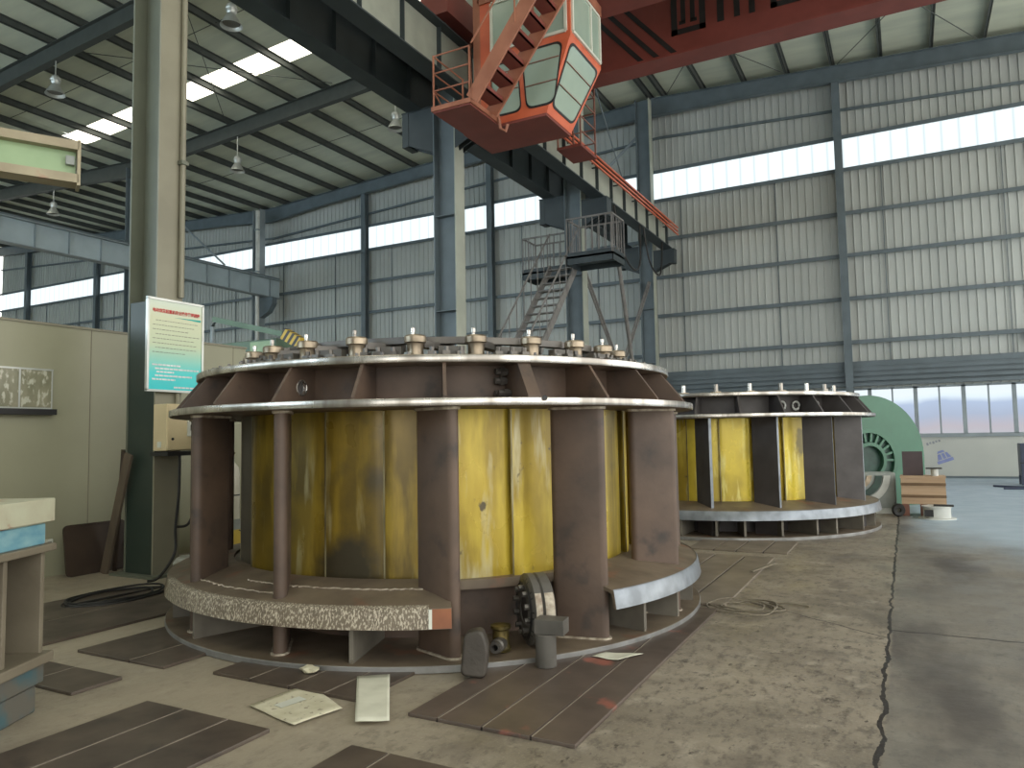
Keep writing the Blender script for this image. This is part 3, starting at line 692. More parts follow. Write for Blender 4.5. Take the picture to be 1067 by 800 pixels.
# hanger frame up to the girders
b = MB()
for x in (-6.5, -5.2):
    wb(b, x-.05, x+.05, 12.4, 12.5, 9.5, 9.75)
b.obj('cab_hanger', 'red', crane)
# landing, rails and stair of the cab
b = MB(); wb(b, -6.93, -6.14, 10.3, YF, ZB-.02, ZB+.06); ld = b.obj('landing', 'orangedim', crane)
b = MB(); wb(b, -6.9, -6.17, 10.33, YF, ZB-.05, ZB-.02); b.obj('landing_underside', 'red', ld)
b = MB()
for p in ((-6.9, 10.34), (-6.18, 10.34), (-6.9, 11.3)): b.tube([L3(*p, ZB), L3(*p, ZB+.98)], .018, 8)
for dz in (.35, .66, .97):
    b.tube([L3(-6.9, 10.34, ZB+dz), L3(-6.18, 10.34, ZB+dz)], .014, 8); b.tube([L3(-6.9, 10.34, ZB+dz), L3(-6.9, 11.3, ZB+dz)], .014, 8)
b.tube([L3(-6.9, 10.9, ZB), L3(-6.9, 10.34, ZB+.35)], .012, 6)
b.obj('guard_rail', 'orangedim', ld, smooth=True)
b = MB(); wb(b, -6.72, -6.62, 11.4, 11.5, ZB, 10.4); b.obj('post', 'orangedim', crane)
b = MB(); wb(b, -6.7, -6.3, 11.42, 11.48, 7.3, 8.7); b.obj('door_panel', 'orange', crane)
st = []
xs0, zs0, xs1, zs1 = -6.12, 7.22, -3.62, 10.45
b = MB()
for yy in (10.32, 10.98): b.bar(L3(xs0, yy, zs0), L3(xs1, yy, zs1), .04, .26)
strg = b.obj('stair_stringer', 'orangedim', crane)
n = 12
for k in range(n):
    t = (k+.5)/n; x = xs0+(xs1-xs0)*t; z = zs0+(zs1-zs0)*t
    b = MB(); wb(b, x-.13, x+.13, 10.34, 10.96, z, z+.03); wb(b, x+.11, x+.13, 10.34, 10.96, z, z+.1); b.obj('tread', 'red', strg)
b = MB()
for yy in (10.3, 11.0):
    b.tube([L3(xs0, yy, zs0), L3(xs0, yy, zs0+.95), L3(xs1, yy, zs1+.95)], .016, 8)
    b.tube([L3((xs0*2+xs1)/3, yy, (zs0*2+zs1)/3), L3((xs0*2+xs1)/3, yy, (zs0*2+zs1)/3+.95)], .016, 8)
b.obj('stair_rail', 'orangedim', strg, smooth=True)
b = MB(); b.tube([L3(-6.12, 11.2, 7.3), L3(-6.1, 11.25, 7.05), L3(-6.02, 11.3, 7.0), L3(-5.98, 11.3, 7.12)], .03, 8); b.obj('hook', 'orangedim', crane, smooth=True)
# maintenance cage for the conductor bars
b = MB(); wb(b, -7.02, -6.4, 15.75, 16.75, 8.36, 8.42); cg = b.obj('maintenance_cage', 'red', crane)
b = MB()
for yy in (15.78, 16.72):
    for x in (-7.0, -6.42): b.bar(L3(x, yy, 8.4), L3(x, yy, 10.2), .035)
for z in (8.75, 9.1, 9.5, 9.9):
    b.bar(L3(-7.0, 16.72, z), L3(-6.42, 16.72, z), .025); b.bar(L3(-6.42, 15.78, z), L3(-6.42, 16.72, z), .025)
b.obj('cage_post', 'redbrown', cg)
b = MB(); b.tube([L3(-7.2, 17.6, 12.4), L3(-7.2, 20.9, 9.33)], .02, 6); b.tube([L3(-7.2, 17.6, 12.4), L3(-7.2, 15.3, 11.0)], .02, 6); b.obj('stay_rod', 'frame', crane)
b = MB(); b.tube([L3(-6.6, 15.7, 10.9), L3(-6.6, 11.5, 10.4)], .03, 6); b.obj('cable_tray', 'red', crane)

# light grey diagonal strut by the last runway column
STRUT = [(-1.42, -.2, 12.1), (.01, -.2, 13.26), (.04, -.2, 14.0), (-.2, -.2, 14.2)]
t = thing('wall_strut', 'pale diagonal strut from the runway beam up to the end wall post', 'strut', (-8.3, 27.1, 0))
b = MB(); b.tube(STRUT, .06, 8); b.obj('tube', 'framelight', t, smooth=True)

# ------------------------------------------------------------------ platforms and stairs on the third column
t = thing('access_stair', 'steep grey steel stair with handrails up to the runway platform', 'stairs', (-8.55, 0, 0))
ya, za, yb, zb = 19.5, 6.5, 13.4, .05
b = MB()
for x in (-.42, .42): b.bar((x, ya, za), (x, yb, zb), .05, .2)
b.obj('stringer', 'stairgrey', t)
n = 26
for k in range(n):
    q = (k+.5)/n; yy = yb+(ya-yb)*q; z = zb+(za-zb)*q
    b = MB(); b.box(-.4, .4, yy-.11, yy-.03, z, z+.025); b.box(-.4, .4, yy+.03, yy+.11, z, z+.025); b.obj('tread', 'stairgrey', t)
for x in (-.44, .44):
    b = MB(); b.tube([(x, ya, za+1.0), (x, yb, zb+1.0)], .025, 8)
    for k in range(15):
        q = k/14; b.tube([(x, yb+(ya-yb)*q, zb+(za-zb)*q), (x, yb+(ya-yb)*q, zb+(za-zb)*q+1.0)], .014, 6)
    b.obj('handrail', 'stairgrey', t)
def platform(label, x0, x1, y0, y1, z, open_x0=False):
    t = thing('runway_platform', label, 'platform', ((x0+x1)/2, (y0+y1)/2, z), 0, 'railed platforms beside the runway column')
    w, d = (x1-x0)/2, (y1-y0)/2
    b = MB(); b.box(-w, w, -d, d, -.06, 0); b.obj('deck', 'frame', t)
    b = MB(); b.box(-w, w, -d, -d+.02, -.22, .1); b.box(-w, w, d-.02, d, -.22, .1); b.box(w-.02, w, -d, d, -.22, .1); b.box(-w, -w+.02, -d, d, -.22, .1); b.obj('kickplate', 'beamdark', t)
    b = MB()
    for yy in (-d+.02, d-.02):
        b.bar((-w, yy, 1.05), (w, yy, 1.05), .045)
        k = int((x1-x0)/.19)
        for i in range(k+1): b.bar((-w+2*w*i/k, yy, 0), (-w+2*w*i/k, yy, 1.05), .022)
    for xx in ((w-.02,) if open_x0 else (w-.02, -w+.02)):
        b.bar((xx, -d, 1.05), (xx, d, 1.05), .045)
        for i in range(6): b.bar((xx, -d+2*d*i/5, 0), (xx, -d+2*d*i/5, 1.05), .022)
    b.obj('railing', 'stairgrey', t)
    return t
platform('railed platform on the crane side of the third runway column', -8.05, -6.7, 18.55, 19.5, 6.5)
platform('railed platform behind the top of the access stair', -10.1, -8.62, 19.9, 20.8, 6.55)
for i, (p, q, lab) in enumerate((((-6.9, 19.58, 6.3), (-7.5, 21.6, 3.3), 'slanting prop under the railed platform'),)):
    t = thing('platform_prop', lab, 'prop', (0, 0, 0))
    b = MB(); b.tube([p, (q[0], q[1]+2.0, .02)], .06, 8); b.obj('tube', 'stairgrey', t, smooth=True)

# ------------------------------------------------------------------ high-bay lamps of the left bay
lamp_pos = (((-14.8, 12.9, 12.5), 'hanging high bay lamp nearest the runway beam, close to the skylight strip'),
            ((-22.4, 12.9, 12.5), 'hanging high bay lamp above the pale green jib arm'),
            ((-22.2, 19.7, 12.2), 'hanging high bay lamp seen just beside the near beige column'),
            ((-14.7, 19.7, 12.25), 'hanging high bay lamp beside the crane cab landing'),
            ((-34.1, 19.7, 12.4), 'small distant high bay lamp above the far pale blue beam'))
first = None
for p, lab in lamp_pos:
    if first is None:
        t = thing('high_bay_lamp', lab, 'lamp', p, 0, 'high bay lamps')
        b = MB(); b.tube([(0, 0, .3), (0, 0, roof_z(-14.8)-.56-12.5)], .022, 6); b.obj('rod', 'lamp', t)
        b = MB(); b.lathe([(0, .05), (.1, .05), (.13, .1), (.13, .26), (.08, .32), (0, .33)], 18); b.lathe([(.15, .15), (.16, .17), (.15, .19)], 18); b.obj('ballast_housing', 'lamp', t, smooth=True)
        b = MB(); b.lathe([(.09, .06), (.14, -.02), (.22, -.16), (.27, -.24), (.28, -.27), (.26, -.25), (.21, -.15), (.13, -.02), (.05, .03)], 24); b.obj('shade', 'lamp', t, smooth=True)
        b = MB(); b.lathe([(0, -.19), (.22, -.19)], 24); b.obj('lens', 'lampin', t)
        first = t
    else:
        t = copy(first); t.location = p; t['label'] = lab
        for ch in t.children:
            if ch.name.startswith('rod'):
                ch.data = ch.data.copy()
                for v in ch.data.vertices:
                    if v.co.z > .8: v.co.z = roof_z(p[0])-.56-p[2]

# ------------------------------------------------------------------ turbine stay rings
def airfoil(chord, th, n=8, cam=.0):
    up, lo = [], []
    for i in range(n+1):
        x = -chord/2+chord*i/n; u = i/n
        h = th*.5*(math.sin(PI*u)**.5 if 0 < u < 1 else 0); c = cam*math.sin(PI*u)
        up.append((x, c+h)); lo.append((x, c-h))
    return up + lo[::-1][1:-1]
def capsule(chord, th, n=6):
    r = th/2; L = chord/2-r; out = []
    for k in range(n+1): t = -PI/2+PI*k/n; out.append((L+r*math.cos(t), r*math.sin(t)))
    for k in range(n+1): t = PI/2+PI*k/n; out.append((-L+r*math.cos(t), r*math.sin(t)))
    return out

def stay_ring(label, c, rotz, vanes, vane_tilt, vane_sec, gap, chalk, ribs, gusset0, guide0, drums, mats):
    body, foot, gv = mats
    T = thing('turbine_stay_ring', label, 'turbine ring', (c[0], c[1], 0), 0, 'turbine stay rings')
    N = 144
    b = MB(); b.lathe([(1.72, .002), (2.56, .002), (2.56, .055), (1.72, .055)], N, closed=True); b.obj('base_plate', 'ringfoot', T, smooth=True)
    b = MB(); b.lathe([(2.562, .004), (2.566, .008), (2.566, .05), (2.562, .054)], N); b.obj('base_rim', 'baserim', T, smooth=True)
    b = MB(); b.lathe([(1.78, .055), (1.83, .055), (1.83, .44), (1.78, .44)], N, closed=True); b.obj('inner_drum', body, T, smooth=True)
    b = MB(); b.lathe([(1.55, .44), (1.99, .44), (1.99, .51), (1.55, .51)], N, closed=True); b.obj('lower_ring', foot, T, smooth=True)
    prof = [(2.55, .30), (2.575, .30), (2.55, .435), (2.30, .485), (1.992, .535), (1.992, .505), (2.30, .455), (2.53, .41)]
    if gap:
        spans = ((gap[1], gap[0]+360),)
    else:
        spans = ((0, 360),)
    for a0, a1 in spans:
        b = MB(); b.lathe(prof, N, a0=a0, a1=a1, closed=True); fc = b.obj('foot_cover', foot, T, smooth=True)
        if chalk:
            b = MB(); b.lathe([(2.580, .302), (2.578, .31), (2.556, .43), (2.545, .442), (2.50, .45)], 60, a0=chalk[0], a1=chalk[1]); b.obj('scraped_rim', 'chalk', fc, smooth=True)
            b = MB(); b.lathe([(2.584, .305), (2.562, .43)], 4, a0=chalk[1], a1=chalk[1]+.5); b.obj('white_mark', 'white', fc)
            b = MB(); b.lathe([(2.583, .305), (2.559, .432)], 4, a0=chalk[1]+.5, a1=gap[0]-.05); b.obj('primer_patch', 'orangepatch', fc)
            b = MB(); b.lathe([(2.580, .302), (2.578, .31), (2.556, .43), (2.545, .441)], 40, a0=gap[1]+.05, a1=gap[1]+70); b.obj('ground_rim', 'bluesteel', fc, smooth=True)
        else:
            b = MB(); b.lathe([(2.580, .302), (2.578, .31), (2.556, .43), (2.545, .441)], N); b.obj('ground_rim', 'bluesteel', fc, smooth=True)
    if chalk:   # weld beads on the cover
        for a0, a1, r, z in ((-100, -60, 2.22, .503), (-118, -86, 2.38, .478)):
            b = MB(); pts = []
            for k in range(60):
                t = R(a0+(a1-a0)*k/59); rr = r+random.uniform(-.012, .012); pts.append((rr*math.cos(t), rr*math.sin(t), z+(r-rr)*.17))
            b.tube(pts, .006, 5); b.obj('weld_bead', 'weld', T)
    for a in ribs:
        b = MB(); xf = Matrix.Rotation(R(a), 4, 'Z'); b.box(1.84, 2.5, -.016, .016, .055, .31, xf); b.box(1.84, 2.4, -.016, .016, .31, .44, xf); b.obj('rib', 'dustrib', T)
        b = MB(); b.tube([(2.5*math.cos(R(a))+.0, 2.5*math.sin(R(a)), .06), (1.9*math.cos(R(a)), 1.9*math.sin(R(a)), .06)], .016, 5); b.obj('weld_bead', 'weld' if drums else body, T)
    # stay vanes
    kind, chord, th = vane_sec
    for a, rc in vanes:
        ang = a+vane_tilt
        xf = Matrix.Translation((rc*math.cos(R(a)), rc*math.sin(R(a)), 0)) @ Matrix.Rotation(R(ang), 4, 'Z')
        sec = capsule(chord, th) if kind == 'round' else [(-chord/2, -th/2), (chord/2, -th/2), (chord/2, th/2), (-chord/2, th/2)]
        b = MB(); b.prism(sec, .05, 1.83, xf); v = b.obj('stay_vane', body, T, smooth=(kind == 'round'))
        if kind == 'round':
            big = capsule(chord+.035, th+.035)
            b = MB(); b.prism(big, .05, .068, xf); b.obj('weld_bead', 'weld', v); b = MB(); b.prism(big, 1.8, 1.825, xf); b.obj('weld_bead', 'weld', v)
        else:
            b = MB(); b.box(chord/2, chord/2+.006, -th/2, th/2, .45, 1.82, xf); b.obj('ground_edge', 'bluesteel', v)
    # guide vanes
    for k in range(24):
        a = guide0+7.5+15*k
        xf = Matrix.Translation((1.885*math.cos(R(a)), 1.885*math.sin(R(a)), 0)) @ Matrix.Rotation(R(a-90+6), 4, 'Z')
        b = MB(); b.prism(airfoil(.525, .085, 10, -.012), .505, 1.82, xf)
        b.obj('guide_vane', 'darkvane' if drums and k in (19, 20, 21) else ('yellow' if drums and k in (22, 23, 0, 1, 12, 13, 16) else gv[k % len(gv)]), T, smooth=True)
        b = MB(); xf2 = Matrix.Translation((1.935*math.cos(R(guide0+15*k)), 1.935*math.sin(R(guide0+15*k)), 0)) @ Matrix.Rotation(R(guide0+15*k-90), 4, 'Z')
        b.box(-.006, .006, -.004, .004, .51, 1.815, xf2); b.obj('sealing_strip', 'strip', T)
    # head: two flanges, wall and gussets
    b = MB(); b.lathe([(1.55, 1.82), (2.548, 1.82), (2.555, 1.827), (2.555, 1.873), (2.548, 1.88), (1.55, 1.88)], N, closed=True); b.obj('lower_flange', body, T, smooth=True)
    b = MB(); b.lathe([(2.556, 1.823), (2.559, 1.828), (2.559, 1.872), (2.556, 1.877)], N); b.obj('machined_edge', 'machined', T, smooth=True)
    b = MB(); b.lathe([(1.98, 1.88), (2.03, 1.88), (2.03, 2.15), (1.98, 2.15)], N, closed=True); b.obj('head_wall', body, T, smooth=True)
    b = MB(); b.lathe([(1.3, 2.15), (2.323, 2.15), (2.33, 2.157), (2.33, 2.203), (2.323, 2.21), (1.3, 2.21)], N, closed=True); b.obj('upper_flange', 'castgrey', T, smooth=True)
    b = MB(); b.lathe([(2.331, 2.153), (2.334, 2.158), (2.334, 2.202), (2.331, 2.207)], N); b.obj('machined_edge', 'machined', T, smooth=True)
    for k in range(24):
        a = gusset0+15*k
        xf = Matrix.Rotation(R(a), 4, 'Z') @ Matrix(((1, 0, 0, 0), (0, 0, 1, 0), (0, 1, 0, 0), (0, 0, 0, 1)))
        thick = .05 if (drums and k in (0, 12)) else .0125
        b = MB()
        if drums and k == 21:     # the one pierced by a round hole
            o = [(2.03, 1.88), (2.51, 1.88), (2.30, 2.15), (2.03, 2.15)]
            n = 20; hc = (2.19, 2.0); hr = .055
            ring = [(hc[0]+hr*math.cos(2*PI*i/n), hc[1]+hr*math.sin(2*PI*i/n)) for i in range(n)]
            def edgept(t):
                d = Vector((math.cos(t), math.sin(t))); best = 9
                for i in range(4):
                    p, q = Vector(o[i]), Vector(o[(i+1) % 4]); e = q-p
                    den = d.x*e.y-d.y*e.x
                    if abs(den) < 1e-9: continue
                    w = p-Vector(hc); s = (w.x*e.y-w.y*e.x)/den; u = (w.x*d.y-w.y*d.x)/den
                    if s > 0 and -1e-6 <= u <= 1+1e-6: best = min(best, s)
                return (hc[0]+d.x*best, hc[1]+d.y*best)
            angs = sorted([2*PI*i/n for i in range(n)] + [math.atan2(q[1]-hc[1], q[0]-hc[0]) % (2*PI) for q in o])
            for h in (-thick, thick):
                I = b._v([(hc[0]+hr*math.cos(t), hc[1]+hr*math.sin(t), h) for t in angs], xf); O = b._v([(*edgept(t), h) for t in angs], xf)
                for i in range(len(angs)): b._f([I[i], I[(i+1) % len(angs)], O[(i+1) % len(angs)], O[i]])
                if h < 0: I0, O0 = I, O
            for i in range(len(angs)):
                j = (i+1) % len(angs); b._f([I0[i], I0[j], I[j], I[i]]); b._f([O0[i], O0[j], O[j], O[i]])
        else:
            b.prism([(2.03, 1.88), (2.51, 1.88), (2.51, 1.895), (2.31, 2.15), (2.03, 2.15)], -thick, thick, xf)
        gs = b.obj('gusset', body, T)
        if drums and k == 21:
            for h in (-.0135, .0135):
                b = MB(); b.tube([xf @ Vector((2.19+.058*math.cos(2*PI*i/24), 2.0+.058*math.sin(2*PI*i/24), h)) for i in range(24)], .006, 6, True); b.obj('hole_edge', 'machined', gs)
    if drums:
        # split joint lugs with their eye, and clamp bolts beside it
        a = gusset0
        xf = Matrix.Rotation(R(a), 4, 'Z')
        b = MB(); b.tube([xf @ Vector((2.561, .055, 1.872)), xf @ Vector((2.568, .055, 1.872))], .02, 14); b.obj('eye_hole', 'black', T)
        for dz, dr in ((1.93, 2.08), (1.93, 2.16), (2.03, 2.08), (2.1, 2.1)):
            b = MB(); b.tube([xf @ Vector((dr, -.05, dz)), xf @ Vector((dr, -.15, dz))], .026, 8); b.tube([xf @ Vector((dr, -.07, dz)), xf @ Vector((dr, -.11, dz))], .036, 6); b.obj('joint_bolt', 'darkarm', T)
        for k in range(24):
            a = drums+15.3*k if k < 20 else drums+15*k
            a = drums+15*k
            xf = Matrix.Translation((1.85*math.cos(R(a)), 1.85*math.sin(R(a)), 2.21)) @ Matrix.Rotation(R(a), 4, 'Z')
            b = MB(); b.lathe([(.1, 0), (.1, .018), (.07, .02), (.066, .07), (.066, .13), (.072, .142), (.088, .146), (.088, .192), (.078, .204), (0, .206)], 24, xf=xf)
            d = b.obj('bearing_housing', 'castgrey', T, smooth=True)
            b = MB(); b.lathe([(0, .205), (.013, .205), (.013, .226), (.018, .228), (.018, .262), (.012, .268), (0, .268)], 12, xf=xf @ Matrix.Translation((.0, -.02, 0))); b.obj('stud', 'machined', d, smooth=True)
            # lever towards the middle and link bar to the neighbour
            b = MB(); b.prism([(-.05, -.055), (-.42, -.04), (-.45, 0), (-.42, .04), (-.05, .055)], .11, .165, xf @ Matrix.Rotation(R(-38), 4, 'Z')); b.obj('lever_arm', 'darkarm', T)
            a2 = R(a+13.5)
            p = Vector((1.63*math.cos(R(a-3)), 1.63*math.sin(R(a-3)), 2.40)); q = Vector((1.72*math.cos(a2), 1.72*math.sin(a2), 2.39))
            b = MB(); b.bar(p, q, .09, .055); b.obj('link_bar', 'darkarm', T)
            for da, rr in ((4.2, 2.0), (7.4, 2.02), (10.6, 2.0)):
                b = MB()
                t = R(a+da); xb = Matrix.Translation((rr*math.cos(t), rr*math.sin(t), 2.21)) @ Matrix.Rotation(t, 4, 'Z')
                b.box(-.035, .035, -.03, .03, 0, .06, xb); cb = b.obj('clamp_block', 'darkarm', T)
                b = MB(); b.lathe([(0, .06), (.02, .06), (.02, .095), (0, .095)], 6, xf=xb); b.obj('clamp_nut', 'darkarm', cb)
            b = MB(); t = R(a+7.4); b.bar((1.88*math.cos(t-.03), 1.88*math.sin(t-.03), 2.265), (1.88*math.cos(t+.08), 1.88*math.sin(t+.08), 2.265), .08, .11); b.obj('stop_block', 'greyblock', T)
            for dd in (-5, 0, 5):
                t = R(a+dd); b = MB(); b.lathe([(0, 0), (.013, 0), (.013, .03), (0, .03)], 6, c=(2.24*math.cos(t), 2.24*math.sin(t), 2.21)); b.obj('flange_bolt', 'darkarm', T)
    else:
        for k in range(24):
            a = gusset0+7+15*k
            cx, cy = 1.95*math.cos(R(a)), 1.95*math.sin(R(a))
            b = MB(); b.lathe([(0, 0), (.034, 0), (.034, .145), (.028, .15), (0, .15)], 14, c=(cx, cy, 2.21)); b.obj('locating_pin', 'machined', T, smooth=True)
            b = MB(); b.lathe([(0, 0), (.085, 0), (.085, .03), (0, .03)], 16, c=(cx, cy, 2.21)); b.obj('pin_seat', 'castgrey', T)
        for a in (-50.5, -43.5, -31.5, -22.5):
            xf = Matrix.Translation((2.06*math.cos(R(a)), 2.06*math.sin(R(a)), 2.0)) @ Matrix.Rotation(R(a), 4, 'Z') @ Matrix.Rotation(R(90), 4, 'Y')
            b = MB(); pts = [xf @ Vector((.062*math.cos(2*PI*i/18), .062*math.sin(2*PI*i/18), 0)) for i in range(18)]
            b.tube(pts, .016, 6, True); b.obj('lifting_ring', 'whitegrey', T, smooth=True)
    return T

v1 = [(-57+27.4*k+(1.2 if k in (1, 2) else 0)-(3 if k == 10 else 10 if k == 9 else 0), 2.27) for k in range(13)]
stay_ring('large brown stay ring nearest the camera, with bearing caps and link arms along its top', (-4.276, 6.457), 0, v1, 38.5, ('round', .43, .1), (-55, -26.5), (-122, -58.5),
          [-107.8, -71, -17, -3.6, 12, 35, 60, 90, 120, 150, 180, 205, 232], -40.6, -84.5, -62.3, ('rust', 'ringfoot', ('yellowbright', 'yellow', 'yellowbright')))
v2 = [(-84.2+24*k, 2.2) for k in range(15)]
stay_ring('stay ring standing further back, with upright locating pins along its top', (-3.0, 13.7), 0, v2, 36, ('flat', .43, .045), None, None,
          [-92, -79.9, -70.5, -58, -45, -36.5, -20.5, -6.5, 8, 30, 60, 90, 120, 150, 180, 210, 240], -40.6, -78, None, ('rust2', 'ringfoot', ('yellowlemon', 'yellowbright', 'yellowlemon')))

# ------------------------------------------------------------------ partition, notice board and things along the left side
b = MB(); b.box(-9.42, -9.3, -6, 8.45, 0, 3.07)
part = tag(b.obj('partition', 'partition'), 'long beige insulated partition wall behind the near column', 'partition', kind='structure')
b = MB()
for yy in frange(-5.6, 8.4, 1.15): b.box(-9.302, -9.297, yy-.004, yy+.004, 0, 3.07)
b.obj('panel_joint', 'stand', part)
b = MB(); b.box(-9.44, -9.28, -6, 8.46, 3.07, 3.1); b.obj('capping', 'colbeige', part)

t = thing('notice_board', 'white and turquoise notice board with red heading, hung on the near column', 'sign', (-7.9, 0, 0))
Y0, Y1, Z0, Z1 = 5.70, 6.47, 2.225, 3.33
b = MB(); b.box(-.02, .0, Y0, Y1, Z0, Z1); b.obj('panel', 'sign', t)
b = MB()
for a in ((Y0-.015, Y0+.012, Z0, Z1), (Y1-.012, Y1+.015, Z0, Z1), (Y0-.015, Y1+.015, Z0-.015, Z0+.012), (Y0-.015, Y1+.015, Z1-.012, Z1+.015)): b.box(-.025, .012, *a)
b.obj('frame', 'lamp', t)
text('heading', '电动双梁起重机安全操作管理规程', 'textred', t, (.004, Y0+.055, Z1-.155), (R(90), 0, R(90)), .052, .001, .0012, sx=.86)
xf = Matrix(((0, 0, 1, .003), (1, 0, 0, 0), (0, 1, 0, 0), (0, 0, 0, 1)))
b = MB(); b.prism([(Y0+.35, Z1-.20), (Y0+.74, Z1-.185), (Y0+.74, Z1-.215), (Y0+.6, Z1-.207)], 0, .001, xf); b.obj('swash', 'teal', t)
for k, (ya, yb) in enumerate(((.1, .7), (.06, .62), (.06, .55), (.1, .7), (.06, .6), (.06, .68), (.1, .66), (.06, .5))):
    z = Z1-.26-k*.055
    y = ya; b = MB()
    while y < yb:
        w = random.uniform(.018, .05); b.box(.003, .0035, Y0+y, Y0+y+w, z, z+.007); y += w+.012
    b.obj('text_line', 'textgrey', t)
for z, ya, yb in ((.30, .06, .45), (.255, .1, .72), (.215, .12, .36), (.17, .1, .62), (.125, .06, .38), (.035, .36, .74)):
    y = ya; b = MB()
    while y < yb:
        w = random.uniform(.03, .07); b.box(.003, .0035, Y0+y, Y0+min(y+w, yb), Z0+z, Z0+z+.02); y += w+.008
    b.obj('text_line', 'textwhite', t)

t = thing('control_box', 'cream electrical control box under the notice board', 'control box', (-7.98, 5.85, 1.5))
b = MB(); b.box(0, .24, 0, .50, .0, .56); b.obj('body', 'creambox', t, bevel=.008)
b = MB(); b.box(.24, .256, .01, .49, .012, .548); d = b.obj('door', 'creambox', t, bevel=.004)
b = MB(); b.tube([(.256, .07, .43), (.268, .07, .43)], .012, 10); b.tube([(.256, .07, .14), (.268, .07, .14)], .016, 10); b.obj('lock', 'black', d)
b = MB(); b.box(.256, .27, .27, .44, .17, .36); b.obj('switch_plate', 'white', d, bevel=.003)
b = MB(); b.box(.27, .29, .31, .34, .24, .31); b.obj('switch', 'black', d)
b = MB(); b.box(.09, .15, -.012, 0, .04, .11); b.obj('data_plate', 'white', t)
b = MB(); b.box(-.01, .3, -.03, .53, -.06, -.01); b.obj('bracket_shelf', 'black', t)
b = MB(); b.tube([(.04, .3, .55), (.04, .3, .70)], .025, 8); b.obj('conduit_stub', 'colbeige', t)

hz = [([(-7.72, 6.02, 1.45), (-7.70, 6.0, 1.0), (-7.7, 5.96, .6), (-7.66, 5.92, .3), (-7.66, 5.72, .06), (-7.7, 5.6, .03)], 'thick black hose hanging from the control box to the floor'),
      ([(-7.72, 6.2, 1.45), (-7.68, 6.24, 1.1), (-7.7, 6.22, .8), (-7.66, 6.1, .62), (-7.7, 5.98, .6)], 'black cable looped halfway below the control box'),
      ([(-7.66, 6.25, 1.85), (-7.62, 6.28, 1.72), (-7.6, 6.2, 1.62), (-7.58, 6.26, 1.5), (-7.6, 6.38, 1.46), (-7.62, 6.42, 1.3), (-7.6, 6.32, 1.2), (-7.62, 6.4, 1.02)], 'tangled black flex on the front of the control box')]
def smoothpath(pts, n=8):
    P = [Vector(p) for p in pts]; out = []
    for i in range(len(P)-1):
        a = P[i-1] if i else P[i]; b_, c = P[i], P[i+1]; d = P[i+2] if i+2 < len(P) else P[i+1]
        for k in range(n):
            t = k/n; out.append(.5*((2*b_)+(-a+c)*t+(2*a-5*b_+4*c-d)*t*t+(-a+3*b_-3*c+d)*t**3))
    out.append(P[-1]); return out
for pts, lab in hz:
    b = MB(); b.tube(smoothpath(pts), .016, 8); tag(b.obj('cable', 'rubber', smooth=True), lab, 'cable')
b = MB(); b.lathe([(0, 0), (.2, 0), (.27, .05), (.29, .2), (.25, .25), (.1, .27), (0, .27)], 20)
for v in b.bm.verts: v.co.x *= .7; v.co += Vector((random.uniform(-.015, .015), random.uniform(-.015, .015), random.uniform(-.01, .01) if v.co.z > .05 else 0))
o = tag(b.obj('sack', 'canvas', smooth=True), 'slumped pale grey sack at the foot of the near column', 'sack'); o.location = (-7.52, 6.12, 0)
# leaning boards and brown sheet against the partition
for i, (p, q, w, lab) in enumerate((((-8.82, 5.82, 0), (-8.34, 5.79, 1.47), .13, 'dark plank leaning on the partition beside the near column'),
                                    ((-8.88, 6.0, 0), (-8.72, 5.98, 1.52), .05, 'thin dark lath leaning behind the plank by the near column'))):
    b = MB(); b.bar(p, q, .03, w, up=(0, 1, 0)) if False else b.bar(p, q, w, .03, up=(0, 1, 0)); tag(b.obj('plank', 'brownsheet' if i else 'plankdark'), lab, 'plank')
t = thing('steel_sheet', 'brown rounded steel sheet leaning on the beige partition', 'sheet', (-8.99, 5.45, 0))
b = MB(); xf = Matrix(((0, .0, 1, 0), (1, 0, 0, 0), (0, 1, 0, 0), (0, 0, 0, 1))) ; xf = Matrix.Rotation(R(-9), 4, 'Y') @ xf
pl = rounded([Vector((0, 0, 0)), Vector((.8, 0, 0)), Vector((.8, .62, 0)), Vector((0, .62, 0))], .07)
b.prism([(p.x, p.y) for p in pl], 0, .03, xf); b.obj('sheet', 'brownsheet', t)
b = MB(); b.prism([(0.08, .6), (.72, .6), (.72, .615), (.08, .615)], -.01, .045, xf); b.obj('folded_edge', 'brownsheet', t)
t = thing('scrap_bin', 'low dark bin of offcuts between the brown sheet and the near column', 'bin', (-8.92, 6.42, 0))
b = MB(); b.box(-.3, .05, -.14, .25, 0, .03); b.box(-.3, -.27, -.14, .25, 0, .42); b.box(.02, .05, -.14, .25, 0, .3); b.box(-.3, .05, -.14, -.11, 0, .36); b.box(-.3, .05, .22, .25, 0, .36); b.obj('body', 'brownsheet', t)
for k in range(7): b = MB(); b.bar((random.uniform(-.24, .0), -.1, .2+.02*k), (random.uniform(-.24, .0), .2, .28+.025*k), .03, .02); b.obj('offcut', 'darkarm', t)
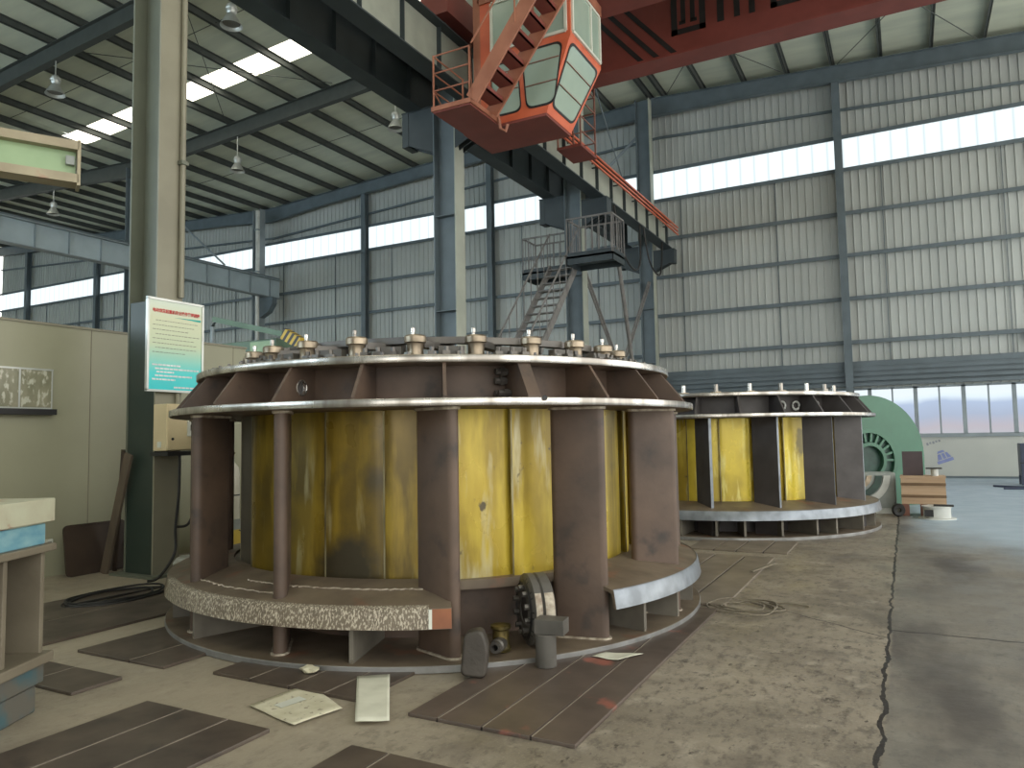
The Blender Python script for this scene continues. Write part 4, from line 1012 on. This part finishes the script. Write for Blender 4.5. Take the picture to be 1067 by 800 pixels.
# display board on the partition
t = thing('display_case', 'grimy glazed display case with black ledge on the beige partition', 'display case', (-9.3, 4.62, 1.96))
b = MB(); b.box(0, .05, 0, .77, .07, .56); b.obj('back_panel', 'lowwall', t)
for ya, yb in ((.02, .37), (.39, .75)):
    b = MB(); b.box(.05, .056, ya, yb, .09, .54); b.obj('pane', 'oldglass', t)
b = MB(); b.box(.05, .06, .37, .39, .09, .54); b.box(.05, .06, 0, .77, .54, .56); b.obj('frame', 'lamp', t)
b = MB(); b.box(0, .12, -.02, .79, 0, .07); b.obj('ledge', 'black', t)
for z, lab, h in ((.80, 'small white socket box higher up on the beige partition', .14), (.36, 'small white socket box low on the beige partition', .09)):
    t = thing('socket_box', lab, 'socket', (-9.3, 5.36, z)); b = MB(); b.box(0, .04, 0, .09, 0, h); b.obj('body', 'white', t, bevel=.005)
    b = MB(); b.box(.04, .045, .02, .07, h*.3, h*.7); b.obj('outlet', 'lampin', t)
# coil of black hose on the floor
b = MB(); pts = []
for k in range(120):
    a = k*.2; rr = .36+.05*math.sin(k*.13)+.03*math.sin(k*.31)
    pts.append((-7.3+rr*.85*math.cos(a), 4.95+rr*1.35*math.sin(a), .02+.008*math.sin(k*.5)+.0002*k))
pts += [(-7.3, 5.55, .02), (-7.2, 5.75, .02), (-7.25, 5.95, .02)]
b.tube(pts, .0115, 7); tag(b.obj('hose_coil', 'rubber', smooth=True), 'coiled black welding hose on the floor by the brown sheet', 'hose')
b = MB(); b.tube(smoothpath([(-7.62, 4.3, .012), (-7.4, 4.1, .012), (-7.2, 3.9, .012), (-6.9, 3.3, .012)]), .012, 6); tag(b.obj('cable', 'rubber', smooth=True), 'thin black cable running on the floor from the hose coil', 'cable')

# gas bottle and yellow box seen through the near ring
t = thing('gas_bottle', 'white gas bottle standing by the beige partition, seen through the near ring', 'gas bottle', (-9.08, 8.0, 0))
b = MB(); b.lathe([(0, 0), (.105, 0), (.115, .02), (.115, 1.1), (.1, 1.2), (.05, 1.27), (.035, 1.29), (.035, 1.33), (0, 1.33)], 24); b.obj('body', 'gas', t, smooth=True)
b = MB(); b.tube([(0, 0, 1.33), (0, 0, 1.42)], .02, 8); b.tube([(-.05, 0, 1.42), (.05, 0, 1.42)], .022, 8); b.tube([(0, 0, 1.37), (.06, -.03, 1.37)], .012, 8); b.obj('valve', 'brass', t)
b = MB(); b.lathe([(.117, .78), (.119, .79), (.117, .80)], 24); b.obj('strap', 'black', t)
for i, ch in enumerate('天然气体'):
    ang = R(-50)
    text('lettering', ch, 'faintink', t, (.118*math.cos(ang)-.045*math.sin(-ang)*0+(-.05)*(-math.sin(ang)), .118*math.sin(ang)+(-.05)*math.cos(ang), .98-i*.125), (R(90), 0, ang+R(90)), .1, .001, .001)
t = thing('yellow_guard', 'yellow sheet metal guard in front of the white gas bottle', 'guard', (-8.55, 7.75, 0))
b = MB(); b.box(-.02, .02, -.55, .55, .0, .34); b.obj('sheet', 'yellowbox', t); b = MB(); b.bar((.024, .5, .02), (.024, -.1, .33), .012, .012); b.obj('crease', 'black', t)
b = MB(); b.box(-.04, .02, -.55, .55, .34, .48); b.obj('top_rail', 'greyiron', t)

# striped boom and green cabinet beyond the partition
t = thing('jib_boom_machine', 'green machine beyond the partition with a boom tipped in yellow and black', 'machine', (-14.0, 13.3, 0))
b = MB(); b.box(-1.7, .5, -.1, 1.2, 0, 4.1); b.obj('cabinet', 'boomgreen', t, bevel=.02)
b = MB(); b.box(-.35, .45, -.12, -.1, 3.2, 4.05); b.obj('door', 'palegreen', t)
b = MB(); b.tube([(-1.62, -.2, 0), (-1.62, -.2, 4.55), (-1.45, -.2, 4.72)], .05, 8); b.obj('post', 'framelight', t, smooth=True)
b = MB(); b.bar((-1.5, -.25, 4.72), (1.1, -.3, 4.1), .12, .13); b.obj('boom', 'boomgreen', t)
b = MB(); b.bar((1.0, -.3, 4.14), (1.55, -.32, 3.86), .18, .27); b.obj('boom_tip', 'hazard', t)
b = MB(); b.box(.6, 1.6, -.25, .6, 0, 3.75); b.obj('hopper', 'frame', t)

# pale green jib arm, upper corner
t = thing('jib_crane', 'pale green jib arm with cream edges reaching in near the camera', 'jib crane', (-5.82, 3.55, 0))
ax = Vector((-.47, -.883, 0))
def jb(bm, s0, s1, w0, w1, z0, z1):
    xf = Matrix(((-ax.y, ax.x, 0, 0), (ax.x, ax.y, 0, 0), (0, 0, 1, 0), (0, 0, 0, 1))).to_4x4()
    return bm.box(w0, w1, s0, s1, z0, z1, xf)
b = MB(); jb(b, 0.02, 3.2, -.012, .012, 3.74, 3.96); b.obj('web', 'palegreen', t)
b = MB(); jb(b, 0, 3.2, -.09, .09, 3.95, 4.02); b.obj('top_flange', 'cream', t)
b = MB(); jb(b, 0, 3.2, -.09, .09, 3.68, 3.75); b.obj('bottom_flange', 'cream', t)
b = MB(); jb(b, -.012, .012, -.09, .09, 3.66, 4.03); b.obj('end_plate', 'cream', t)
b = MB(); jb(b, .03, .09, .012, .06, 3.83, 3.9); jb(b, .03, .09, -.06, -.012, 3.83, 3.9); b.obj('end_stop', 'greyiron', t)
b = MB(); p = ax*3.1; b.tube([(p.x, p.y, 0), (p.x, p.y, 4.3)], .16, 18); b.obj('mast', 'palegreen', t, smooth=True)
b = MB(); b.lathe([(0, 0), (.32, 0), (.32, .03), (0, .03)], 20, c=(p.x, p.y, 0)); b.obj('base_plate', 'palegreen', t)

# grey casting stand at the side with painted blocks on it
yaw = R(-63)     # local x runs towards the camera along the visible face
t = thing('casting_stand', 'grey ribbed casting stand with a blue streaked base', 'machine stand', (-4.70, 2.72, 0), yaw)
b = MB(); b.box(.02, 1.4, -.62, -.02, 0, .155); b.obj('base', 'standbase', t, bevel=.012)
b = MB(); b.box(-.02, 1.4, -.64, .0, .165, .285); b.obj('plinth', 'standbase', t, bevel=.01)
b = MB(); b.box(-.05, 1.4, -.66, .04, .285, .345); b.obj('sill', 'stand', t, bevel=.008)
b = MB(); b.box(0, 1.4, -.6, -.3, .345, .95); b.obj('web', 'stand', t)
for x in (0, .33, .72, 1.1):
    b = MB(); b.box(x, x+.035, -.3, .0, .345, .95); b.obj('rib', 'stand', t, bevel=.004)
b = MB(); b.box(-.05, 1.4, -.66, .04, .95, .995); b.obj('top_plate', 'stand', t, bevel=.008)
b = MB(); b.box(0, 1.4, -.6, .0, .995, 1.12); o = tag(b.obj('painted_block', 'blueblock', bevel=.008), 'chipped blue block lying on the grey casting stand', 'block'); o.location = (-4.70, 2.72, 0); o.rotation_euler.z = yaw
b = MB(); b.box(-.04, 1.4, -.62, .03, 1.13, 1.27); b.box(0, 1.4, -.6, .0, 1.12, 1.13); o = tag(b.obj('painted_block', 'creamblock', bevel=.01), 'chipped cream block on top of the blue block', 'block'); o.location = (-4.70, 2.72, 0); o.rotation_euler.z = yaw

# ------------------------------------------------------------------ slotted floor plates
def floor_plate(label, x0, x1, y0, y1, slots, m='plate', h=.022):
    t = thing('floor_plate', label, 'floor plate', (x0, y0, 0), 0, 'slotted steel floor plates')
    gw = .012 if m == 'platedusty' else .006
    b = MB(); es = [x0]+list(slots)+[x1]
    for i in range(len(es)-1): b.box(es[i]-x0+(gw if i else 0), es[i+1]-x0-(gw if i < len(es)-2 else 0), 0, y1-y0, 0, h)
    o = b.obj('plate', m, t, bevel=.004)
    if slots:
        b = MB()
        for s in slots: b.box(s-x0-gw, s-x0+gw, 0, y1-y0, 0, h*.35)
        b.obj('slot', 'slot', t)
        if m == 'platedusty': return t
        b = MB()
        for s in slots: b.box(s-x0+.006, s-x0+.012, 0, y1-y0, h-.002, h+.0015)
        b.obj('worn_lip', 'plateedge', t)
    return t
floor_plate('red stained steel floor plate sticking out in front of the near ring', -2.62, -1.575, 3.59, 6.85, (-2.42, -2.13, -1.83), 'platered')
floor_plate('steel floor plate between the two rings', -2.75, -1.55, 7.03, 9.9, (-2.28, -1.9), 'platedusty')
floor_plate('steel floor plate at the foot of the back ring', -2.75, -1.45, 10.3, 11.4, (-2.4, -2.1, -1.75), 'platedusty')
floor_plate('large steel floor plate nearest the camera, before the grey casting stand', -4.2, -3.17, .8, 3.07, (-3.87, -3.5))
floor_plate('steel floor plate under the shaded side of the near ring', -5.72, -4.72, 3.57, 5.4, (-5.1,))
floor_plate('steel floor plate below the tilted sheet of paper', -4.3, -3.02, 3.64, 4.6, (-3.95, -3.6, -3.3))
floor_plate('steel floor plate just below the two sheets of paper, cut by the frame edge', -2.62, -1.75, 1.2, 3.1, (-2.38,))
floor_plate('small floor plate beside the base of the casting stand', -5.9, -4.78, 2.95, 3.3, (-5.3,))
floor_plate('wide oily floor plate behind the casting stand', -7.7, -6.15, 2.2, 5.3, (-6.9,))

# ------------------------------------------------------------------ loose things around the near ring
def sheet(label, pts, m, h=.004, curl=.02, cat='paper', z=0):
    """a sheet of paper: a finely divided quad with slight waves"""
    n = 10; P = [Vector((p[0], p[1], 0)) for p in pts]; bm = MB(); g = []
    for i in range(n+1):
        row = []
        for j in range(n+1):
            u, v = i/n, j/n; p = P[0].lerp(P[1], u).lerp(P[3].lerp(P[2], u), v)
            p.z = z+h+curl*max(0, (u-.6))**1.2*1.4+curl*.25*math.sin(u*7+v*3)+curl*.25
            row.append(bm.bm.verts.new(p))
        g.append(row)
    for i in range(n):
        for j in range(n): bm._f([g[i][j], g[i+1][j], g[i+1][j+1], g[i][j+1]])
    o = bm.obj('paper_sheet', m, smooth=True); s = o.modifiers.new('thick', 'SOLIDIFY'); s.thickness = .0015
    return tag(o, label, cat)
o = sheet('tilted yellowed sheet of paper with a white label on the floor', [(-3.58, 3.30), (-3.10, 3.18), (-3.03, 3.50), (-3.53, 3.76)], 'paper', curl=.008, z=.004)
b = MB(); b.prism([(-3.44, 3.36), (-3.36, 3.345), (-3.33, 3.52), (-3.41, 3.54)], .0145, .0155); b.obj('label_patch', 'white', o)
sheet('narrow pale sheet of card lying in front of the near ring', [(-2.80, 3.34), (-2.63, 3.43), (-3.13, 4.09), (-3.31, 3.97)], 'paperwhite', curl=.004, z=.023)
sheet('pale scrap of paper on the red stained floor plate', [(-2.06, 5.02), (-1.85, 5.0), (-1.74, 5.22), (-2.0, 5.16)], 'paperwhite', curl=.01, z=.024)
b = MB(); rnd = random.Random(3)
bmesh.ops.create_icosphere(b.bm, subdivisions=2, radius=.05)
for v in b.bm.verts: v.co *= rnd.uniform(.6, 1.25); v.co.z *= .45; v.co.x *= 1.5; v.co.z += .024
o = tag(b.obj('crumpled_paper', 'paper'), 'crumpled yellowed paper on the plate edge before the near ring', 'paper'); o.location = (-3.66, 3.9, .022)
# dark rounded casting
b = MB(); pl = rounded([Vector((-.085, 0, 0)), Vector((.085, 0, 0)), Vector((.085, .19, 0)), Vector((.03, .31, 0)), Vector((-.085, .27, 0))], .045)
xf = Matrix(((1, 0, 0, 0), (0, 0, 1, 0), (0, 1, 0, 0), (0, 0, 0, 1)))
b.prism([(p.x, p.y) for p in pl], -.08, .08, xf)
o = tag(b.obj('iron_casting', 'darkcast', bevel=.018, smooth=True, seg=3), 'dark rounded iron casting stood against the base of the near ring', 'casting'); o.location = (-2.62, 4.33, .023); o.rotation_euler = (R(-4), R(6), R(25))
# round bar and block
b = MB(); b.lathe([(0, 0), (.068, 0), (.072, .004), (.072, .216), (.068, .22), (0, .22)], 28)
o = tag(b.obj('steel_bar_stub', 'greyblock', smooth=True), 'short upright round steel bar before the near ring', 'steel bar'); o.location = (-2.262, 4.70, .023)
b = MB(); b.box(-.105, .105, -.07, .07, 0, .1)
o = tag(b.obj('steel_block', 'greyblock', bevel=.004), 'rectangular grey steel block on top of the upright round bar', 'block'); o.location = (-2.23, 4.73, .2435); o.rotation_euler = (0, 0, R(8))
# pulley wheel leaning against the ring
t = thing('sheave_wheel', 'dark double rimmed wheel with pale rim standing on the base of the near ring', 'wheel', (-2.52, 5.05, .315))
t.rotation_euler = (0, 0, math.atan2(-.69, -.74))
XR = Matrix.Rotation(R(90), 4, 'Y')
b = MB(); b.lathe([(.1, .08), (.22, .08), (.26, .06), (.26, .012), (.245, 0), (.26, -.012), (.26, -.08), (.22, -.1), (.1, -.1)], 40, xf=XR, closed=True); b.obj('rim', 'greyblock', t, smooth=True)
b = MB(); b.lathe([(.261, .06), (.263, .055), (.263, .015), (.261, .012)], 12, a0=88, a1=126, xf=XR); b.lathe([(.261, -.012), (.263, -.02), (.263, -.075), (.261, -.08)], 12, a0=88, a1=126, xf=XR); b.obj('white_paint_patch', 'weld', t, smooth=True)
b = MB(); b.lathe([(0, .075), (.1, .075), (.1, -.09), (0, -.09)], 24, xf=XR); b.lathe([(.2, .081), (.2, .09), (.24, .07)], 30, xf=XR); b.obj('hub', 'black', t)
for k in range(10):
    a = 2*PI*k/10; b = MB(); b.tube([XR @ Vector((.16*math.cos(a), .16*math.sin(a), .07)), XR @ Vector((.16*math.cos(a), .16*math.sin(a), .12))], .022, 6); b.obj('bolt', 'darkarm', t)
t = thing('pipe_coupling', 'tarnished brass pipe coupling on the base of the near ring', 'coupling', (-2.66, 4.78, .062), R(10))
b = MB(); b.lathe([(0, 0), (.07, 0), (.075, .02), (.06, .04), (.06, .15), (.075, .16), (.075, .18), (.03, .19), (0, .19)], 20); b.obj('body', 'brass', t, smooth=True)
b = MB(); b.lathe([(.022, -.03), (.05, -.03), (.05, .05), (.04, .06), (.04, .1), (.022, .1)], 18, xf=Matrix.Translation((.01, -.06, .06)) @ Matrix.Rotation(R(90), 4, 'X'), closed=True); b.obj('spigot', 'darkarm', t, smooth=True)

# rope coil and sliver of wood on the floor between the rings
b = MB(); pts = []
for k in range(70):
    a = k*.28; pts.append((-1.38+(.2+.07*math.sin(k*.21))*math.cos(a)*1.3, 7.05+(.24+.1*math.sin(k*.17+1))*math.sin(a), .014+.012*math.sin(k*.6)**2))
pts += [(-1.2, 7.3, .012), (-1.05, 7.36, .012), (-.86, 7.3, .012)]
b.tube(pts, .0075, 6); tag(b.obj('rope', 'rope', smooth=True), 'loose coil of dusty rope on the concrete between the rings', 'rope')
b = MB(); b.bar((-1.62, 8.75, .032), (-1.45, 9.3, .05), .035, .015); tag(b.obj('wood_sliver', 'rope'), 'thin sliver of wood on the floor plate between the rings', 'wood')

# ------------------------------------------------------------------ things beyond the second ring
t = thing('motor_housing', 'big green arched motor housing behind the back ring', 'machine', (-.86, 17.6, 0), R(38))
def arch(r, zc, n=28): return [(r, 0)] + [(r*math.cos(PI*k/n), zc+r*math.sin(PI*k/n)) for k in range(n+1)] + [(-r, 0)]
xf = Matrix(((1, 0, 0, 0), (0, 0, 1, 0), (0, 1, 0, 0), (0, 0, 0, 1)))
b = MB(); b.prism(arch(1.24, 1.06), -.25, .5, xf); b.obj('housing', 'green', t, smooth=True)
b = MB(); b.prism(arch(1.27, 1.06), -.27, -.22, xf); b.obj('front_flange', 'green', t, smooth=True)
DX = -.42
def shifted(poly): return [(x+DX, y) for x, y in poly]
b = MB(); b.prism(shifted(arch(.62, .98)), -.75, -.27, xf); b.obj('inner_casing', 'greendark', t, smooth=True)
xr = Matrix.Translation((DX, -.75, .98)) @ Matrix.Rotation(R(90), 4, 'X')
b = MB(); b.lathe([(.3, 0), (.37, 0), (.37, .1), (.3, .1)], 30, xf=xr, closed=True); b.lathe([(.56, 0), (.64, 0), (.64, .08), (.56, .08)], 36, xf=xr, closed=True); b.obj('bearing_ring', 'green', t, smooth=True)
for k in range(12):
    a = PI*k/11; b = MB(); b.bar((DX+.38*math.cos(a), -.79, .98+.38*math.sin(a)), (DX+.6*math.cos(a), -.79, .98+.6*math.sin(a)), .045, .045); b.obj('cooling_fin', 'green', t)
t = thing('bearing_block', 'grey cast bearing block with curved recesses behind the back ring', 'casting', (-.62, 16.15, 0), R(12))
b = MB(); b.box(-.45, .36, -.2, .2, 0, .78); b.obj('body', 'greyiron', t, bevel=.03)
xr = Matrix.Translation((-.3, -.2, .72)) @ Matrix.Rotation(R(90), 4, 'X')
for r0, r1, m in ((.15, .24, 'castgrey'), (.3, .42, 'greendark'), (.44, .56, 'whitegrey')):
    b = MB(); b.lathe([(r0, 0), (r1, 0), (r1, .03), (r0, .03)], 20, a0=270, a1=360, xf=xr, closed=True)
    b.lathe([(r0, 0), (r1, 0), (r1, .03), (r0, .03)], 14, a0=180, a1=270, xf=xr, closed=True)
    b.obj('curved_rib', m, t)
b = MB(); b.box(-.5, .42, -.26, .26, 0, .1); b.obj('foot', 'whitegrey', t)
t = thing('wooden_crate', 'pale wooden crate with two dark battens beyond the back ring', 'crate', (.22, 15.9, 0))
for k, z in enumerate((.22, .38, .54)):
    b = MB(); b.box(-.36, .36, -.25, .25, z, z+.155); b.obj('board', 'wood', t)
for z in (.34, .56):
    b = MB(); b.box(-.365, .365, -.262, .262, z, z+.05); b.obj('batten', 'woodband', t)
b = MB(); b.box(-.37, .37, -.27, .27, .695, .73); b.obj('lid', 'wood', t)
for x in (-.3, .0, .3): b = MB(); b.box(x-.06, x+.06, -.24, .24, .0, .22); b.obj('skid', 'redbrown', t)
b = MB(); b.box(-.16, .18, -.015, .015, 0, .45)
o = tag(b.obj('board', 'purple'), 'dark brown board standing on the wooden crate', 'board'); o.location = (.06, 15.98, .73)
t = thing('paint_tin', 'small pale tin on the wooden crate', 'tin', (.42, 15.85, .73))
b = MB(); b.lathe([(0, 0), (.06, 0), (.06, .13), (0, .13)], 16); b.obj('body', 'whitegrey', t, smooth=True); b = MB(); b.box(-.14, .12, -.1, .1, .13, .15); b.obj('lid', 'rubber', t)
t = thing('flanged_drum', 'low white flanged drum on the floor before the wooden crate', 'drum', (.41, 15.35, 0))
b = MB(); b.lathe([(.0, .0), (.3, .0), (.3, .02), (.22, .025), (.22, .2), (.24, .205), (.24, .225), (0, .225)], 28); b.obj('body', 'whitegrey', t, smooth=True)
b = MB(); b.box(-.2, -.06, -.235, -.2, .05, .17); b.obj('opening', 'black', t)
b = MB(); b.box(-.05, .26, -.12, .05, .225, .25); b.obj('rag', 'rubber', t)
t = thing('rubber_wheel', 'small black rubber wheel lying by the crate skid', 'wheel', (-.2, 15.5, .12), R(20))
b = MB(); b.lathe([(.04, -.04), (.1, -.05), (.12, 0), (.1, .05), (.04, .04)], 22, xf=Matrix.Rotation(R(90), 4, 'X'), closed=True); b.obj('tyre', 'rubber', t, smooth=True)
t = thing('blue_cabinet', 'dark navy cabinet with scattered rods at the edge of the blue floor', 'cabinet', (3.1, 25.0, 0))
b = MB(); b.box(-.35, .6, -.25, .35, .25, 1.15); b.obj('body', 'navy', t, bevel=.01)
for x in (-.33, .55):
    for yy in (-.22, .3): b = MB(); b.box(x-.03, x+.03, yy-.03, yy+.03, 0, .26); b.obj('leg', 'navy', t)
b = MB(); b.box(-.36, .61, -.26, -.25, .6, .63); b.obj('drawer_line', 'black', t)
for k, (p, q) in enumerate((((2.0, 23.9, .03), (2.8, 23.5, .03)), ((2.15, 23.0, .03), (3.0, 23.2, .03)))):
    b = MB(); b.tube([p, q], .03, 6); tag(b.obj('steel_rod', 'navy'), ('dark rod lying on the blue floor nearer the end wall', 'dark rod lying across the blue floor, nearer the camera')[k], 'rod')
t = thing('wall_plate_sign', 'small yellow and white plate fixed high on the end wall girt', 'sign', (3.45, WY-.22, 4.25))
b = MB(); b.box(-.05, .3, 0, .02, 0, .42); b.obj('plate', 'white', t); b = MB(); b.box(.05, .25, -.004, 0, .23, .3); b.box(0, .3, -.004, 0, .15, .18); b.obj('mark', 'yellowbox', t)
t = thing('wall_sticker', 'blue tilted sticker on the low wall under the windows', 'sticker', (1.02, WY-.003, .70))
t.rotation_euler = (0, R(-20), 0)
b = MB()
for p in (((-.24, -.2), (.24, -.2), (.24, -.1), (-.24, -.1)), ((-.2, -.08), (-.06, -.08), (-.06, .1), (-.14, .1)), ((-.03, -.08), (.06, -.08), (.05, .1), (-.03, .1)), ((.09, -.08), (.21, -.08), (.14, .1), (.08, .1)), ((-.14, .13), (.1, .13), (.06, .2), (-.1, .2))):
    b.prism(list(p), -.003, 0, Matrix(((1, 0, 0, 0), (0, 0, 1, 0), (0, 1, 0, 0), (0, 0, 0, 1))))
b.obj('mark', 'logoblue', t)
t = thing('wall_sticker', 'faint grey mark on the low wall just below the window sill', 'sticker', (.75, WY-.003, 1.13)); t.rotation_euler = (0, R(-16), 0)
b = MB()
for k in range(5): b.box(-.2+k*.09, -.2+k*.09+.06, -.003, 0, random.uniform(-.03, 0), .06)
b.obj('mark', 'faintink', t)

# ------------------------------------------------------------------ light
w = bpy.data.worlds.new('day'); scene.world = w; w.use_nodes = True
nt = w.node_tree; bg = nt.nodes['Background']
tc = _n(nt, 'ShaderNodeTexCoord'); sx = _n(nt, 'ShaderNodeSeparateXYZ'); nt.links.new(tc.outputs['Generated'], sx.inputs[0])
cr = _n(nt, 'ShaderNodeValToRGB'); nt.links.new(sx.outputs[2], cr.inputs[0])
cr.color_ramp.elements[0].position = 0; cr.color_ramp.elements[0].color = (.95, .91, .83, 1)
cr.color_ramp.elements[1].position = .5; cr.color_ramp.elements[1].color = (.95, .96, .95, 1)
nt.links.new(cr.outputs[0], bg.inputs[0]); bg.inputs[1].default_value = 2.1

# ------------------------------------------------------------------ camera
f = 772.33; pitch, yaw, roll = .070404, .487082, -.0179606
fw = Vector((-math.sin(yaw)*math.cos(pitch), math.cos(yaw)*math.cos(pitch), math.sin(pitch)))
rt = Vector((math.cos(yaw), math.sin(yaw), 0)); up = rt.cross(fw)
r2 = math.cos(roll)*rt+math.sin(roll)*up; u2 = -math.sin(roll)*rt+math.cos(roll)*up
cam = bpy.data.cameras.new('camera'); cam.sensor_width = 36; cam.lens = f/1067*36; cam.clip_end = 200
co = bpy.data.objects.new('camera', cam); COL.objects.link(co)
co.matrix_world = Matrix.Translation((0, 0, 1.6)) @ Matrix((r2, u2, -fw)).transposed().to_4x4()
scene.camera = co

scene.view_settings.view_transform = 'Standard'; scene.view_settings.look = 'None'
scene.view_settings.gamma = 1; scene.view_settings.use_curve_mapping = False
scene.view_settings.exposure = 0.6
scene.cycles.max_bounces = 8; scene.cycles.diffuse_bounces = 5; scene.cycles.sample_clamp_indirect = 6
